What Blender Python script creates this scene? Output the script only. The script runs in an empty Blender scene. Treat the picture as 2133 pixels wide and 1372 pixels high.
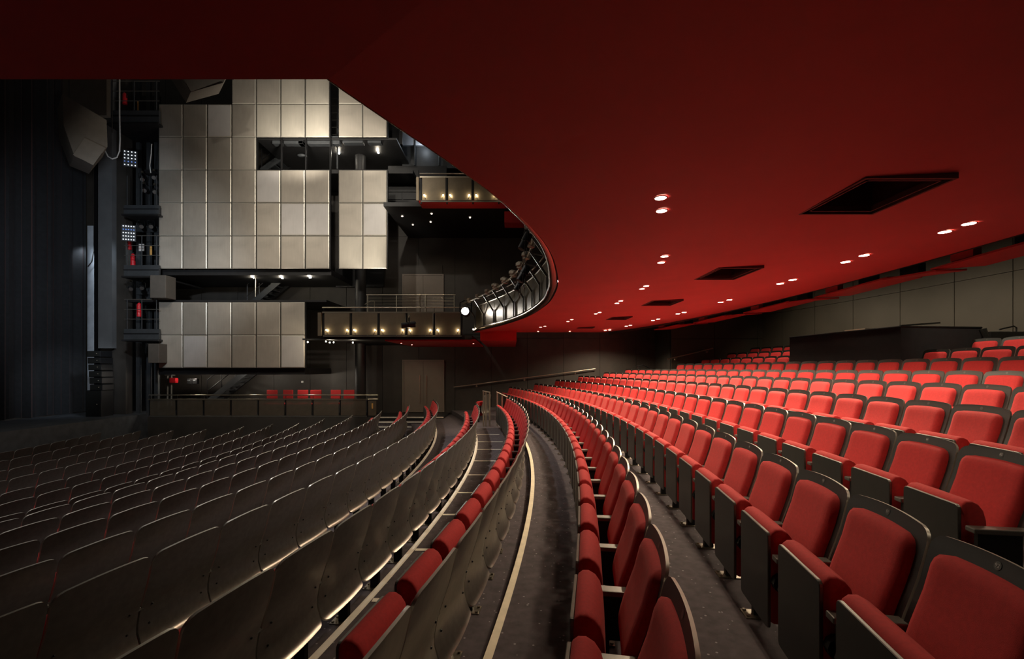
import bpy, bmesh, math, random
from mathutils import Vector, Matrix
random.seed(7)
sc = bpy.context.scene
C = sc.collection
PI = math.pi
# ------------------------------------------------------------------ camera, world, light, exposure
EYE = 3.0                      # eye height above the stalls floor by the stage
F, U0, V0 = 958.7, 1066.5, 766.5   # focal length and vanishing point for a 2133 x 1372 frame
cam = bpy.data.cameras.new('camera'); camo = bpy.data.objects.new('camera', cam); C.objects.link(camo)
camo.location = (0, 0, EYE); camo.rotation_euler = (PI/2, 0, 0)
cam.sensor_width = 36; cam.lens = F/2133*36; cam.shift_y = (V0-686)/2133; cam.clip_start = .02
sc.camera = camo
sc.view_settings.view_transform = 'Standard'; sc.view_settings.look = 'None'
sc.view_settings.gamma = 1; sc.view_settings.use_curve_mapping = False
sc.view_settings.exposure = 0.0
w = bpy.data.worlds.new('world'); sc.world = w; w.use_nodes = True
w.node_tree.nodes['Background'].inputs[0].default_value = (.9, .8, .7, 1)
w.node_tree.nodes['Background'].inputs[1].default_value = .045

def spot(loc, target, power, angle=70, blend=.6, col=(1, .82, .58), r=.05):
    l = bpy.data.lights.new('lamp_or_fill', 'SPOT'); l.energy = power; l.spot_size = math.radians(angle)
    l.spot_blend = blend; l.color = col; l.shadow_soft_size = r
    o = bpy.data.objects.new('lamp_or_fill', l); C.objects.link(o); o.location = loc
    d = Vector(target)-Vector(loc); o.rotation_euler = d.to_track_quat('-Z', 'Y').to_euler()
    return o
def point(loc, power, col=(1, .8, .55), r=.03):
    l = bpy.data.lights.new('lamp_or_fill', 'POINT'); l.energy = power; l.color = col; l.shadow_soft_size = r
    o = bpy.data.objects.new('lamp_or_fill', l); C.objects.link(o); o.location = loc
    return o
# unseen spots added above the frame to light the panel screens and stalls
WARM = (1, .90, .76)
spot((-6.5, 5.5, 12.5), (-6.8, 16.5, 8.0), 1000, 60, .8, WARM, .15)
spot((-9.5, 7.5, 12.0), (-10.5, 16.5, 6.0), 560, 55, .8, WARM, .15)
spot((-3.5, 7.5, 11.0), (-6.2, 16.5, 9.5), 1700, 42, .8, WARM, .15)
spot((-7.0, 9.0, 11.5), (-9.0, 16.5, 4.0), 950, 50, .8, WARM, .15)
spot((-4.0, 9.0, 11.5), (-4.5, 9.5, 1), 2400, 80, .8, (1, .94, .88), .15)
spot((-9.0, 9.0, 11.5), (-9.0, 9.5, 1), 1000, 80, .8, (1, .94, .88), .15)

# wall washers above the hung boards over the rear rows
for k in range(7):
    a = -.17+.05*k
    spot((-34.877+42.1*math.cos(a), 8.37+42.1*math.sin(a), EYE+2.2), (-34.877+44.6*math.cos(a), 8.37+44.6*math.sin(a), EYE-.4), 150, 120, .8, (1, .84, .62), .1)
# cool unseen spots added to brighten the curtain, stage edge and lighting tower
COOL = (.80, .90, 1)
spot((-12.3, 14.5, 5.0), (-16.7, 17.2, 1.9), 300, 42, .9, COOL, .2)
spot((-12.0, 10.0, 10.0), (-16.5, 14.5, 6.0), 100, 70, .9, COOL, .2)
spot((-8.5, 9.0, 7.0), (-13.5, 16.4, 6.5), 1100, 65, .9, COOL, .2)

# ------------------------------------------------------------------ materials
def mat(name, col, rough=.6, metal=0.0, var=.12, scale=30, bump=0.0, bscale=200, sheen=0.0, emit=None, aniso=0.0, spec=.5):
    m = bpy.data.materials.new(name); m.use_nodes = True
    nt = m.node_tree; b = nt.nodes['Principled BSDF']
    b.inputs['Roughness'].default_value = rough; b.inputs['Metallic'].default_value = metal
    b.inputs['Specular IOR Level'].default_value = spec
    tc = nt.nodes.new('ShaderNodeTexCoord')
    n = nt.nodes.new('ShaderNodeTexNoise'); n.inputs['Scale'].default_value = scale; n.inputs['Detail'].default_value = 4
    nt.links.new(tc.outputs['Object'], n.inputs['Vector'])
    r = nt.nodes.new('ShaderNodeMapRange'); r.inputs[1].default_value = .3; r.inputs[2].default_value = .7
    r.inputs[3].default_value = 1-var; r.inputs[4].default_value = 1+var
    nt.links.new(n.outputs['Fac'], r.inputs[0])
    mx = nt.nodes.new('ShaderNodeMix'); mx.data_type = 'RGBA'; mx.blend_type = 'MULTIPLY'; mx.inputs[0].default_value = 1
    mx.inputs[6].default_value = (*col, 1); nt.links.new(r.outputs[0], mx.inputs[7])
    nt.links.new(mx.outputs[2], b.inputs['Base Color'])
    if bump:
        n2 = nt.nodes.new('ShaderNodeTexNoise'); n2.inputs['Scale'].default_value = bscale; n2.inputs['Detail'].default_value = 2
        nt.links.new(tc.outputs['Object'], n2.inputs['Vector'])
        bp = nt.nodes.new('ShaderNodeBump'); bp.inputs['Strength'].default_value = bump; bp.inputs['Distance'].default_value = .004
        nt.links.new(n2.outputs['Fac'], bp.inputs['Height']); nt.links.new(bp.outputs[0], b.inputs['Normal'])
    if sheen:
        b.inputs['Sheen Weight'].default_value = sheen; b.inputs['Sheen Roughness'].default_value = .4
        b.inputs['Sheen Tint'].default_value = (1, .5, .45, 1)
    if aniso:
        b.inputs['Anisotropic'].default_value = aniso
        tg = nt.nodes.new('ShaderNodeTangent'); tg.direction_type = 'UV_MAP'; nt.links.new(tg.outputs[0], b.inputs['Tangent'])
    if emit:
        b.inputs['Emission Color'].default_value = (*emit[0], 1); b.inputs['Emission Strength'].default_value = emit[1]
    return m
M = {}
M['fabric'] = mat('red_fabric', (.50, .023, .024), .85, 0, .10, 60, .35, 700, .12)
M['ceiling'] = mat('red_ceiling_paint', (.58, .060, .058), .55, 0, .05, 1.5, .06, 90)
M['red_board'] = mat('red_board_paint', (.55, .025, .025), .5, 0, .05, 3)
M['shell'] = mat('seat_shell_metal', (.35, .32, .285), .30, .85, .10, 25, aniso=.4)
M['shell_front'] = mat('seat_shell_black', (.011, .011, .010), .42, 0, .1, 40)
M['rim'] = mat('seat_shell_edge', (.52, .50, .45), .38, .8, .05, 40)
M['panel'] = mat('seat_panel_charcoal', (.022, .024, .022), .45, 0, .08, 30)
M['black'] = mat('black_steel', (.012, .012, .013), .4, .3, .1, 30)
M['plate'] = mat('foot_plate_steel', (.30, .27, .22), .4, .9, .2, 40)
M['arm'] = mat('arm_rest_grey', (.16, .155, .14), .35, .5, .1, 40)
M['steel'] = mat('brushed_steel', (.60, .54, .43), .32, .95, .06, 20)
M['wall'] = mat('black_wall_paint', (.040, .035, .030), .6, 0, .2, 2, .05, 60)
M['wall2'] = mat('charcoal_wall_panel', (.075, .064, .048), .55, 0, .12, 1.2, .04, 60)
M['door'] = mat('grey_door_paint', (.20, .165, .135), .5, 0, .06, 4)
M['slab'] = mat('gallery_grey_steel', (.05, .055, .06), .5, .2, .12, 6)
M['portal'] = mat('portal_grey_paint', (.12, .125, .13), .6, 0, .08, 3)
M['slab_dark'] = mat('gallery_dark_steel', (.016, .016, .017), .5, .2, .15, 6)
M['curtain'] = mat('black_velvet', (.012, .0135, .016), .9, 0, .2, 8, .2, 200, .15)
M['stage'] = mat('stage_floor_black', (.05, .055, .062), .5, 0, .3, 4)
M['tape'] = mat('cream_tape', (.78, .70, .52), .6, 0, .10, 12)
M['tape_white'] = mat('white_tape', (.85, .80, .68), .6, 0, .06, 12)
M['extinguisher'] = mat('red_enamel', (.65, .02, .03), .3, 0, .05, 10)
M['beige'] = mat('beige_socket_box', (.50, .42, .31), .5, 0, .08, 10)
M['shroud'] = mat('taupe_shroud_cloth', (.085, .074, .062), .8, 0, .08, 6, .15, 150)
M['cable'] = mat('white_cable', (.6, .6, .57), .5, 0, .05, 10)
M['bcable'] = mat('black_cable', (.012, .012, .012), .45, 0, .05, 10)
M['amber'] = mat('amber_sheet', (.75, .42, .12), .5, 0, .1, 10)
M['pale'] = mat('pale_flat', (.62, .68, .76), .6, 0, .15, 3)
M['plastic'] = mat('white_plastic', (.75, .75, .72), .4, 0, .05, 10)
M['lamp'] = mat('warm_lamp_glass', (1, .9, .7), .4, 0, 0, 10, emit=((1, .84, .60), 22))
M['lamp_soft'] = mat('soft_lamp_glass', (1, .9, .7), .4, 0, 0, 10, emit=((1, .86, .66), 12))
M['flood'] = mat('flood_lamp_glass', (1, 1, 1), .4, 0, 0, 10, emit=((1, .96, .90), 60))
M['led'] = mat('led_white', (1, 1, 1), .4, 0, 0, 10, emit=((.85, .93, 1), 1.1))
M['led_blue'] = mat('led_blue', (.3, .5, 1), .4, 0, 0, 10, emit=((.12, .25, .8), .5))
M['ink'] = mat('pale_number_ink', (.45, .45, .42), .5, 0, .02, 10)
M['hatch'] = mat('hatch_dark_red_paint', (.10, .022, .022), .6, 0, .1, 6)
M['panel_edge'] = mat('seat_panel_edge', (.16, .155, .14), .34, .6, .1, 40)
M['disc'] = mat('number_disc_grey', (.07, .07, .065), .35, .4, .05, 10)

def carpet(name):
    m = mat(name, (.072, .058, .064), .95, 0, .25, 14, .3, 500)
    nt = m.node_tree; b = nt.nodes['Principled BSDF']; mx = [n for n in nt.nodes if n.type == 'MIX'][0]
    tc = [n for n in nt.nodes if n.type == 'TEX_COORD'][0]
    v = nt.nodes.new('ShaderNodeTexVoronoi'); v.inputs['Scale'].default_value = 17
    nt.links.new(tc.outputs['Object'], v.inputs['Vector'])
    lt = nt.nodes.new('ShaderNodeMath'); lt.operation = 'LESS_THAN'; lt.inputs[1].default_value = .12
    nt.links.new(v.outputs['Distance'], lt.inputs[0])
    m2 = nt.nodes.new('ShaderNodeMix'); m2.data_type = 'RGBA'
    nt.links.new(lt.outputs[0], m2.inputs[0]); nt.links.new(mx.outputs[2], m2.inputs[6])
    m2.inputs[7].default_value = (.26, .24, .25, 1)
    nt.links.new(m2.outputs[2], b.inputs['Base Color'])
    return m
M['carpet'] = carpet('dark_speckled_carpet')

def screen_mat(name, col, seed):
    # satin metal with faint vertical brushing and smears
    m = bpy.data.materials.new(name); m.use_nodes = True
    nt = m.node_tree; b = nt.nodes['Principled BSDF']
    tc = nt.nodes.new('ShaderNodeTexCoord'); mp = nt.nodes.new('ShaderNodeMapping')
    mp.inputs['Scale'].default_value = (60, 60, 2); mp.inputs['Location'].default_value = (seed*3.1, seed, 0)
    nt.links.new(tc.outputs['Object'], mp.inputs[0])
    n1 = nt.nodes.new('ShaderNodeTexNoise'); n1.inputs['Scale'].default_value = 1; nt.links.new(mp.outputs[0], n1.inputs[0])
    mp2 = nt.nodes.new('ShaderNodeMapping'); mp2.inputs['Location'].default_value = (seed*7.7, seed*2, seed)
    nt.links.new(tc.outputs['Object'], mp2.inputs[0])
    n2 = nt.nodes.new('ShaderNodeTexNoise'); n2.inputs['Scale'].default_value = 1.1; n2.inputs['Detail'].default_value = 5
    n2.inputs['Distortion'].default_value = .7
    nt.links.new(mp2.outputs[0], n2.inputs[0])
    ad = nt.nodes.new('ShaderNodeMath'); ad.operation = 'MULTIPLY_ADD'; ad.inputs[1].default_value = .3
    nt.links.new(n1.outputs['Fac'], ad.inputs[0]); nt.links.new(n2.outputs['Fac'], ad.inputs[2])
    r = nt.nodes.new('ShaderNodeMapRange'); r.inputs[1].default_value = .4; r.inputs[2].default_value = .9
    r.inputs[3].default_value = .82; r.inputs[4].default_value = 1.15
    nt.links.new(ad.outputs[0], r.inputs[0])
    mx = nt.nodes.new('ShaderNodeMix'); mx.data_type = 'RGBA'; mx.blend_type = 'MULTIPLY'; mx.inputs[0].default_value = 1
    mx.inputs[6].default_value = (*col, 1); nt.links.new(r.outputs[0], mx.inputs[7])
    nt.links.new(mx.outputs[2], b.inputs['Base Color'])
    b.inputs['Metallic'].default_value = .35; b.inputs['Roughness'].default_value = .5
    return m
SCREEN = [screen_mat('satin_panel_%d' % i, c, i+1) for i, c in enumerate(
    [(.46, .42, .36), (.38, .345, .295), (.50, .48, .46), (.43, .385, .32), (.58, .54, .46), (.30, .275, .235)])]
M['bronze'] = mat('dark_polished_bronze', (.16, .10, .07), .16, .95, .05, 10)
M['edge'] = mat('panel_edge_trim', (.55, .52, .45), .42, .5, .05, 10)

def mesh_panel_mat(name, col, alpha):
    # woven metal mesh: fine enough to be seen through
    m = mat(name, col, .38, .8, .10, 5)
    nt = m.node_tree; b = nt.nodes['Principled BSDF']; out = nt.nodes['Material Output']
    tr = nt.nodes.new('ShaderNodeBsdfTransparent'); ms = nt.nodes.new('ShaderNodeMixShader')
    ms.inputs[0].default_value = alpha
    nt.links.new(tr.outputs[0], ms.inputs[1]); nt.links.new(b.outputs[0], ms.inputs[2]); nt.links.new(ms.outputs[0], out.inputs[0])
    return m
M['fascia_dark'] = mat('curved_fascia_metal', (.15, .122, .088), .34, .8, .12, 4, .08, 60)
M['arm_steel'] = mat('rail_steel_dull', (.34, .30, .24), .35, .9, .06, 20)
M['mesh'] = mesh_panel_mat('woven_metal_mesh', (.34, .29, .22), .62)
M['fascia'] = mat('balcony_fascia_metal', (.26, .215, .155), .42, .75, .12, 4, .08, 60)

# ------------------------------------------------------------------ mesh helpers
class MB:
    def __init__(s): s.v = []; s.f = []; s.m = []
    def add(s, vs, fs, mi=0):
        o = len(s.v); s.v += [tuple(v) for v in vs]; s.f += [tuple(i+o for i in f) for f in fs]; s.m += [mi]*len(fs)
        return s
    def box(s, c, d, rz=0, mi=0, rot=None):
        x, y, z = d[0]/2, d[1]/2, d[2]/2
        R = rot if rot is not None else Matrix.Rotation(rz, 3, 'Z')
        vs = [Vector(c)+R@Vector((a*x, b*y, e*z)) for a in (-1, 1) for b in (-1, 1) for e in (-1, 1)]
        return s.add(vs, [(0, 1, 3, 2), (4, 6, 7, 5), (0, 4, 5, 1), (2, 3, 7, 6), (0, 2, 6, 4), (1, 5, 7, 3)], mi)
    def bb(s, x0, x1, y0, y1, z0, z1, mi=0):
        return s.box(((x0+x1)/2, (y0+y1)/2, (z0+z1)/2), (abs(x1-x0), abs(y1-y0), abs(z1-z0)), 0, mi)
    def beam(s, p, q, w, h, mi=0):
        p, q = Vector(p), Vector(q); d = (q-p); L = d.length
        z = d.normalized(); up = Vector((0, 0, 1)) if abs(z.z) < .95 else Vector((0, 1, 0))
        x = up.cross(z).normalized(); y = z.cross(x)
        R = Matrix((x, y, z)).transposed()
        return s.box((p+q)/2, (w, h, L), 0, mi, R)
    def tube(s, pts, r, n=8, mi=0, cap=True):
        pts = [Vector(p) for p in pts]; rings = []
        for i, p in enumerate(pts):
            d = (pts[min(i+1, len(pts)-1)]-pts[max(i-1, 0)]).normalized()
            up = Vector((0, 0, 1)) if abs(d.z) < .9 else Vector((0, 1, 0))
            x = up.cross(d).normalized(); y = d.cross(x)
            rr = r[i] if isinstance(r, (list, tuple)) else r
            rings.append([p+x*math.cos(2*PI*k/n)*rr+y*math.sin(2*PI*k/n)*rr for k in range(n)])
        vs = [v for g in rings for v in g]; fs = []
        for i in range(len(pts)-1):
            for k in range(n): fs.append((i*n+k, i*n+(k+1) % n, (i+1)*n+(k+1) % n, (i+1)*n+k))
        if cap: fs += [tuple(range(n-1, -1, -1)), tuple(range((len(pts)-1)*n, len(pts)*n))]
        return s.add(vs, fs, mi)
    def prism(s, poly, p0, ax, ay, az, L, mi=0):
        # poly in (ax, ay) coordinates, extruded from p0 by L along az
        p0, ax, ay, az = map(Vector, (p0, ax, ay, az)); n = len(poly)
        a = [p0+ax*x+ay*y for x, y in poly]; b = [v+az*L for v in a]
        return s.add(a+b, [tuple(range(n-1, -1, -1)), tuple(range(n, 2*n))]+[(i, (i+1) % n, n+(i+1) % n, n+i) for i in range(n)], mi)
    def quad(s, a, b, c, d, mi=0): return s.add([a, b, c, d], [(0, 1, 2, 3)], mi)
    def ball(s, c, r, n=8, m=5, mi=0, sc_=(1, 1, 1)):
        vs = [(c[0], c[1], c[2]+r*sc_[2])]
        for i in range(1, m):
            t = PI*i/m
            for k in range(n):
                a = 2*PI*k/n; vs.append((c[0]+r*sc_[0]*math.sin(t)*math.cos(a), c[1]+r*sc_[1]*math.sin(t)*math.sin(a), c[2]+r*sc_[2]*math.cos(t)))
        vs.append((c[0], c[1], c[2]-r*sc_[2])); fs = [(0, 1+k, 1+(k+1) % n) for k in range(n)]
        for i in range(m-2):
            for k in range(n): fs.append((1+i*n+k, 1+(i+1)*n+k, 1+(i+1)*n+(k+1) % n, 1+i*n+(k+1) % n))
        L = len(vs)-1; fs += [(L, 1+(m-2)*n+(k+1) % n, 1+(m-2)*n+k) for k in range(n)]
        return s.add(vs, fs, mi)
    def build(s, name, mats, parent=None, smooth=False, angle=40, fix=True, loc=None, rz=None, bevel=0):
        me = bpy.data.meshes.new(name); me.from_pydata(s.v, [], s.f)
        if not isinstance(mats, (list, tuple)): mats = [mats]
        for m in mats: me.materials.append(m)
        me.polygons.foreach_set('material_index', s.m)
        if fix or bevel:
            bm = bmesh.new(); bm.from_mesh(me)
            if fix: bmesh.ops.recalc_face_normals(bm, faces=bm.faces)
            if bevel: bmesh.ops.bevel(bm, geom=bm.edges[:], offset=bevel, segments=2, affect='EDGES', profile=.5)
            bm.to_mesh(me); bm.free()
        if smooth:
            me.polygons.foreach_set('use_smooth', [True]*len(me.polygons)); me.set_sharp_from_angle(angle=math.radians(angle))
        me.update()
        o = bpy.data.objects.new(name, me); C.objects.link(o)
        if parent is not None: o.parent = parent
        if loc is not None: o.location = loc
        if rz is not None: o.rotation_euler = (0, 0, rz)
        return o
def obj(name, me, parent=None, loc=(0, 0, 0), rz=0):
    o = bpy.data.objects.new(name, me); C.objects.link(o); o.parent = parent; o.location = loc; o.rotation_euler = (0, 0, rz)
    return o
def tag(o, label=None, cat=None, group=None, kind=None):
    if label: o['label'] = label
    if cat: o['category'] = cat
    if group: o['group'] = group
    if kind: o['kind'] = kind
    return o
def thing(name, label, cat, loc=(0, 0, 0), rz=0, group=None):
    o = bpy.data.objects.new(name, None); C.objects.link(o); o.location = loc; o.rotation_euler = (0, 0, rz)
    o.empty_display_size = .1
    return tag(o, label, cat, group)
def struct(o): o['kind'] = 'structure'; return o
def W(u, v, Y):                                       # the point of the place seen at a pixel, at distance Y
    return Vector(((u-U0)/F*Y, Y, EYE-(v-V0)/F*Y))
def WX(u, Y): return (u-U0)/F*Y
def WZ(v, Y): return EYE-(v-V0)/F*Y
ORD = ['', 'first', 'second', 'third', 'fourth', 'fifth', 'sixth', 'seventh', 'eighth', 'ninth', 'tenth', 'eleventh', 'twelfth',
       'thirteenth', 'fourteenth', 'fifteenth', 'sixteenth', 'seventeenth', 'eighteenth', 'nineteenth', 'twentieth', 'twenty-first',
       'twenty-second', 'twenty-third', 'twenty-fourth', 'twenty-fifth', 'twenty-sixth', 'twenty-seventh', 'twenty-eighth',
       'twenty-ninth', 'thirtieth', 'thirty-first', 'thirty-second', 'thirty-third', 'thirty-fourth']

# ------------------------------------------------------------------ rows of the house: (radius of the back tops, height of the back tops below the eye, phase, far end)
CX, CY = -34.877, 8.37
BACK = .92
ROWS = [('Z13', 22.67, 2.050, .28, 14.7), ('Z12', 23.64, 2.057, .24, 15.1), ('Z11', 24.65, 2.060, .37, 15.2), ('Z10', 25.64, 2.040, .69, 15.5),
        ('Z9', 26.70, 2.018, .69, 16.0), ('Z8', 27.62, 1.952, .14, 16.2), ('Z7', 28.58, 1.875, .30, 16.0), ('Z6', 29.46, 1.689, .82, 15.8),
        ('Z5', 30.43, 1.523, .92, 15.2), ('Z4', 31.35, 1.389, .13, 15.2), ('Z3', 32.23, 1.274, .92, 16.4), ('Z2', 33.13, 1.142, .39, 17.2),
        ('Z1', 34.21, .999, .50, 13.4), ('A', 35.17, .842, .25, 13.6), ('B', 36.09, .709, .14, 18.0), ('C', 37.06, .589, .25, 18.2),
        ('D', 38.05, .454, .32, 18.4), ('E', 38.99, .302, .53, 18.6), ('F', 39.93, .166, .31, 18.8), ('G', 40.87, .031, .68, 18.6),
        ('H', 41.82, -.162, .08, 16.6), ('I', 42.77, -.353, .28, 16.7), ('J', 43.70, -.555, .30, 16.8), ('K', 44.65, -.755, .60, 16.9)]
PITCH = .548
def arcx(R, Y): return CX+math.sqrt(max(R*R-(Y-CY)**2, 0))
def floor_z(k): return EYE-(ROWS[k][2]+BACK)
NEAR, FAR = -2.3, 19.2
# ------------------------------------------------------------------ floor: stalls floor and stepped treads
fl = MB(); N = 48
ys = [NEAR+(FAR-NEAR)*i/N for i in range(N+1)]
def strip(mb, R0, z0, R1, z1, mi=0, ys=ys):
    vs = [(arcx(R0, y), y, z0) for y in ys]+[(arcx(R1, y), y, z1) for y in ys]; n = len(ys)
    mb.add(vs, [(i, i+1, n+i+1, n+i) for i in range(n-1)], mi)
fl.add([(-20, y, floor_z(0)) for y in ys]+[(arcx(ROWS[0][1]+.1, y), y, floor_z(0)) for y in ys], [(i, i+1, N+2+i, N+1+i) for i in range(N)])
for k in range(1, len(ROWS)):
    R0 = ROWS[k-1][1]+(-.09 if k in (12, 13) else .04 if k == 14 else .1); z0, z1 = floor_z(k-1), floor_z(k); R1 = ROWS[k][1]+(-.09 if k in (11, 12) else .04 if k == 13 else .1) if k < len(ROWS)-1 else 46.2
    strip(fl, R0, z0, R0, z1); strip(fl, R0, z1, R1, z1)
floor = struct(fl.build('floor', M['carpet'], fix=False))
for p in floor.data.polygons:
    pass
# taped nosings and cross strips (parts of the floor)
def nosing(k, y0, y1, w, m, n=40):
    R0 = ROWS[k-1][1]+(-.105 if k in (12, 13) else .025); z = floor_z(k); yy = [y0+(y1-y0)*i/n for i in range(n+1)]; mb = MB()
    strip(mb, R0, z+.004, R0+w, z+.004, 0, yy); strip(mb, R0, z-.035, R0, z+.004, 0, yy)
    return mb.build('nosing_tape', m, floor)
nosing(13, 1.2, 13.6, .055, M['tape_white']); nosing(14, 1.2, 12.6, .05, M['tape']); nosing(12, 6, 17.0, .055, M['tape_white'])
zA = floor_z(13)
for j, v in enumerate((905, 920, 936, 960, 989, 1026, 1072, 1145, 1250)):
    Y = (EYE-zA)*F/(v-V0); a = math.asin((Y-CY)/34.5); mb = MB()
    Ra, Rb = 34.16, 34.76
    pa = Vector((CX+Ra*math.cos(a), Y, zA+.004)); pb = Vector((CX+Rb*math.cos(a), Y, zA+.004)); t = Vector((0, .028, 0))
    mb.quad(pa-t, pb-t, pb+t, pa+t); mb.build('cross_tape', M['tape_white'], floor, fix=False)
# ------------------------------------------------------------------ red soffit of the circle above
ZS = 1.17
EP = [(-.742, 1.865), (-.703, 1.946), (-.598, 2.15), (-.347, 2.63), (-.0226, 3.33), (.279, 4.21), (.467, 5.06), (.620, 6.18), (.675, 7.17),
      (.640, 8.53), (.350, 10.53), (-.25, 12.53), (-1.28, 15.06)]
def catmull(P, n=6):
    P = [Vector(p) for p in P]; out = []
    for i in range(len(P)-1):
        a = P[max(i-1, 0)]; b = P[i]; c = P[i+1]; d = P[min(i+2, len(P)-1)]
        for k in range(n):
            t = k/n
            out.append(.5*((2*b)+(c-a)*t+(2*a-5*b+4*c-d)*t*t+(3*b-a-3*c+d)*t**3))
    return out+[P[-1]]
ES = catmull(EP, 5)
EN = []
for i, p in enumerate(ES):
    t = (ES[min(i+1, len(ES)-1)]-ES[max(i-1, 0)]).normalized(); EN.append(Vector((t.y, -t.x)))
EN[0] = Vector((.8, -.641)); EN[-1] = Vector((.8, .641))
R_CEIL = 40.4
def inside(p): return math.hypot(p.x-CX, p.y-CY) < R_CEIL and NEAR < p.y < FAR
cg = MB(); ND = 12; n = len(ES)
for p, nn in zip(ES, EN):
    lo, hi = 0, 12
    for _ in range(40):
        m_ = (lo+hi)/2
        if inside(p+nn*m_): lo = m_
        else: hi = m_
    for j in range(ND+1):
        d = lo*j/ND; q = p+nn*d; cg.v.append((q.x, q.y, EYE+ZS+.05*d))
for i in range(n-1):
    for j in range(ND):
        a = i*(ND+1)+j; cg.f.append((a, a+ND+1, a+ND+2, a+1)); cg.m.append(0)
def ceil_z(x, y):
    best = min(range(n), key=lambda i: (ES[i].x-x)**2+(ES[i].y-y)**2); d = Vector((x, y))-ES[best]
    return EYE+ZS+.05*max(d.dot(EN[best]) if 0 < best < n-1 else d.length*.9, 0)
def on_ceiling(u, v):
    z = EYE+1.25
    for _ in range(12):
        Y = (z-EYE)*F/(V0-v); X = (u-U0)/F*Y; z = ceil_z(X, Y)
    return Vector((X, Y, z))
# soffit of the near side slip
cg.add([(-9, 1.865, EYE+ZS), (-.742, 1.865, EYE+ZS), (4.458, NEAR, EYE+ZS+.325), (-9, NEAR, EYE+ZS+.325)], [(0, 1, 2, 3)])
ceiling = cg.build('ceiling', M['ceiling'], fix=False)
hq = [((1680, 443), (1823, 440), (1963, 366), (1803, 367)), ((1457, 580), (1527, 579), (1580, 555), (1497, 556)),
      ((1340, 634.5), (1391, 634.3), (1418.5, 624.4), (1364, 624.4)), ((1261.5, 664.5), (1296.5, 664.5), (1317, 659), (1282.5, 659)),
      ((1201, 682.7), (1225, 682.7), (1242, 680.6), (1211, 680.3))]
HR = []
for q in hq:
    P = [on_ceiling(*p) for p in q]
    HR.append((min((P[0].x+P[3].x)/2, 99), (P[1].x+P[2].x)/2, (P[2].y+P[3].y)/2, (P[0].y+P[1].y)/2, sum(p.z for p in P)/4))
bm = bmesh.new(); bm.from_mesh(ceiling.data)
for x0, x1, y0, y1, z in HR:
    for co, no in (((x0, 0, 0), (1, 0, 0)), ((x1, 0, 0), (1, 0, 0)), ((0, y0, 0), (0, 1, 0)), ((0, y1, 0), (0, 1, 0))):
        bmesh.ops.bisect_plane(bm, geom=bm.verts[:]+bm.edges[:]+bm.faces[:], plane_co=co, plane_no=no)
    kill = [f for f in bm.faces if x0 < f.calc_center_median().x < x1 and y0 < f.calc_center_median().y < y1]
    bmesh.ops.delete(bm, geom=kill, context='FACES')
bm.normal_update()
for f_ in bm.faces: f_.smooth = False
bm.to_mesh(ceiling.data); bm.free(); struct(ceiling)
HL = ['large dark recessed hatch in the red ceiling, nearest and biggest of the five', 'dark recessed ceiling hatch, second in line from the camera',
      'dark recessed ceiling hatch, third in line from the camera', 'dark recessed ceiling hatch, fourth in line from the camera',
      'small dark recessed ceiling hatch, farthest of the five']
for (x0, x1, y0, y1, z), lb in zip(HR, HL):
    t = thing('ceiling_hatch', lb, 'hatch', ((x0+x1)/2, (y0+y1)/2, z), 0, 'recessed ceiling hatches')
    a, b = (x1-x0)/2, (y1-y0)/2; h = .45; mb = MB()
    for s in (-1, 1):
        mb.bb(s*a, s*(a+.02), -b, b, -.02, h); mb.bb(-a-.02, a+.02, s*b, s*(b+.02), -.02, h)
    mb.bb(-a, a, -b, b, h, h+.02); mb.build('hatch_box', M['hatch'], t)
    mb = MB(); g = .035
    for s in (-1, 1):
        mb.bb(s*(a-g), s*(a-g-.012), -b+g, b-g, -.012, .03); mb.bb(-a+g, a-g, s*(b-g), s*(b-g-.012), -.012, .03)
    mb.build('hatch_frame', M['hatch'], t)
    MB().bb(-a*.75, -a*.1, -b*.5, b*.6, h-.3, h-.02).build('hatch_winch', M['black'], t)
# back edge of the soffit and the hung red boards
mb = MB()
for i in range(40):
    y0 = NEAR+(FAR-NEAR)*i/40; y1 = NEAR+(FAR-NEAR)*(i+1)/40
    mb.quad((arcx(R_CEIL, y0), y0, EYE+1.40), (arcx(R_CEIL, y1), y1, EYE+1.40), (arcx(R_CEIL, y1), y1, EYE+1.75), (arcx(R_CEIL, y0), y0, EYE+1.75))
    mb.quad((arcx(R_CEIL, y0), y0, EYE+1.75), (arcx(R_CEIL, y1), y1, EYE+1.75), (arcx(40.8, y1), y1, EYE+1.75), (arcx(40.8, y0), y0, EYE+1.75))
    mb.quad((arcx(40.8, y0), y0, EYE+1.75), (arcx(40.8, y1), y1, EYE+1.75), (arcx(40.8, y1), y1, EYE+2.75), (arcx(40.8, y0), y0, EYE+2.75))
    mb.quad((arcx(40.8, y0), y0, EYE+2.75), (arcx(40.8, y1), y1, EYE+2.75), (arcx(45.3, y1), y1, EYE+2.75), (arcx(45.3, y0), y0, EYE+2.75))
struct(mb.build('trim_1', M['wall'], fix=False))
ang = -.155; i = 0
bl = []
while ang < .155:
    L = (.0425, .023)[i % 2]; bl.append((ang, ang+L, i)); ang += L-.002; i += 1
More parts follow.
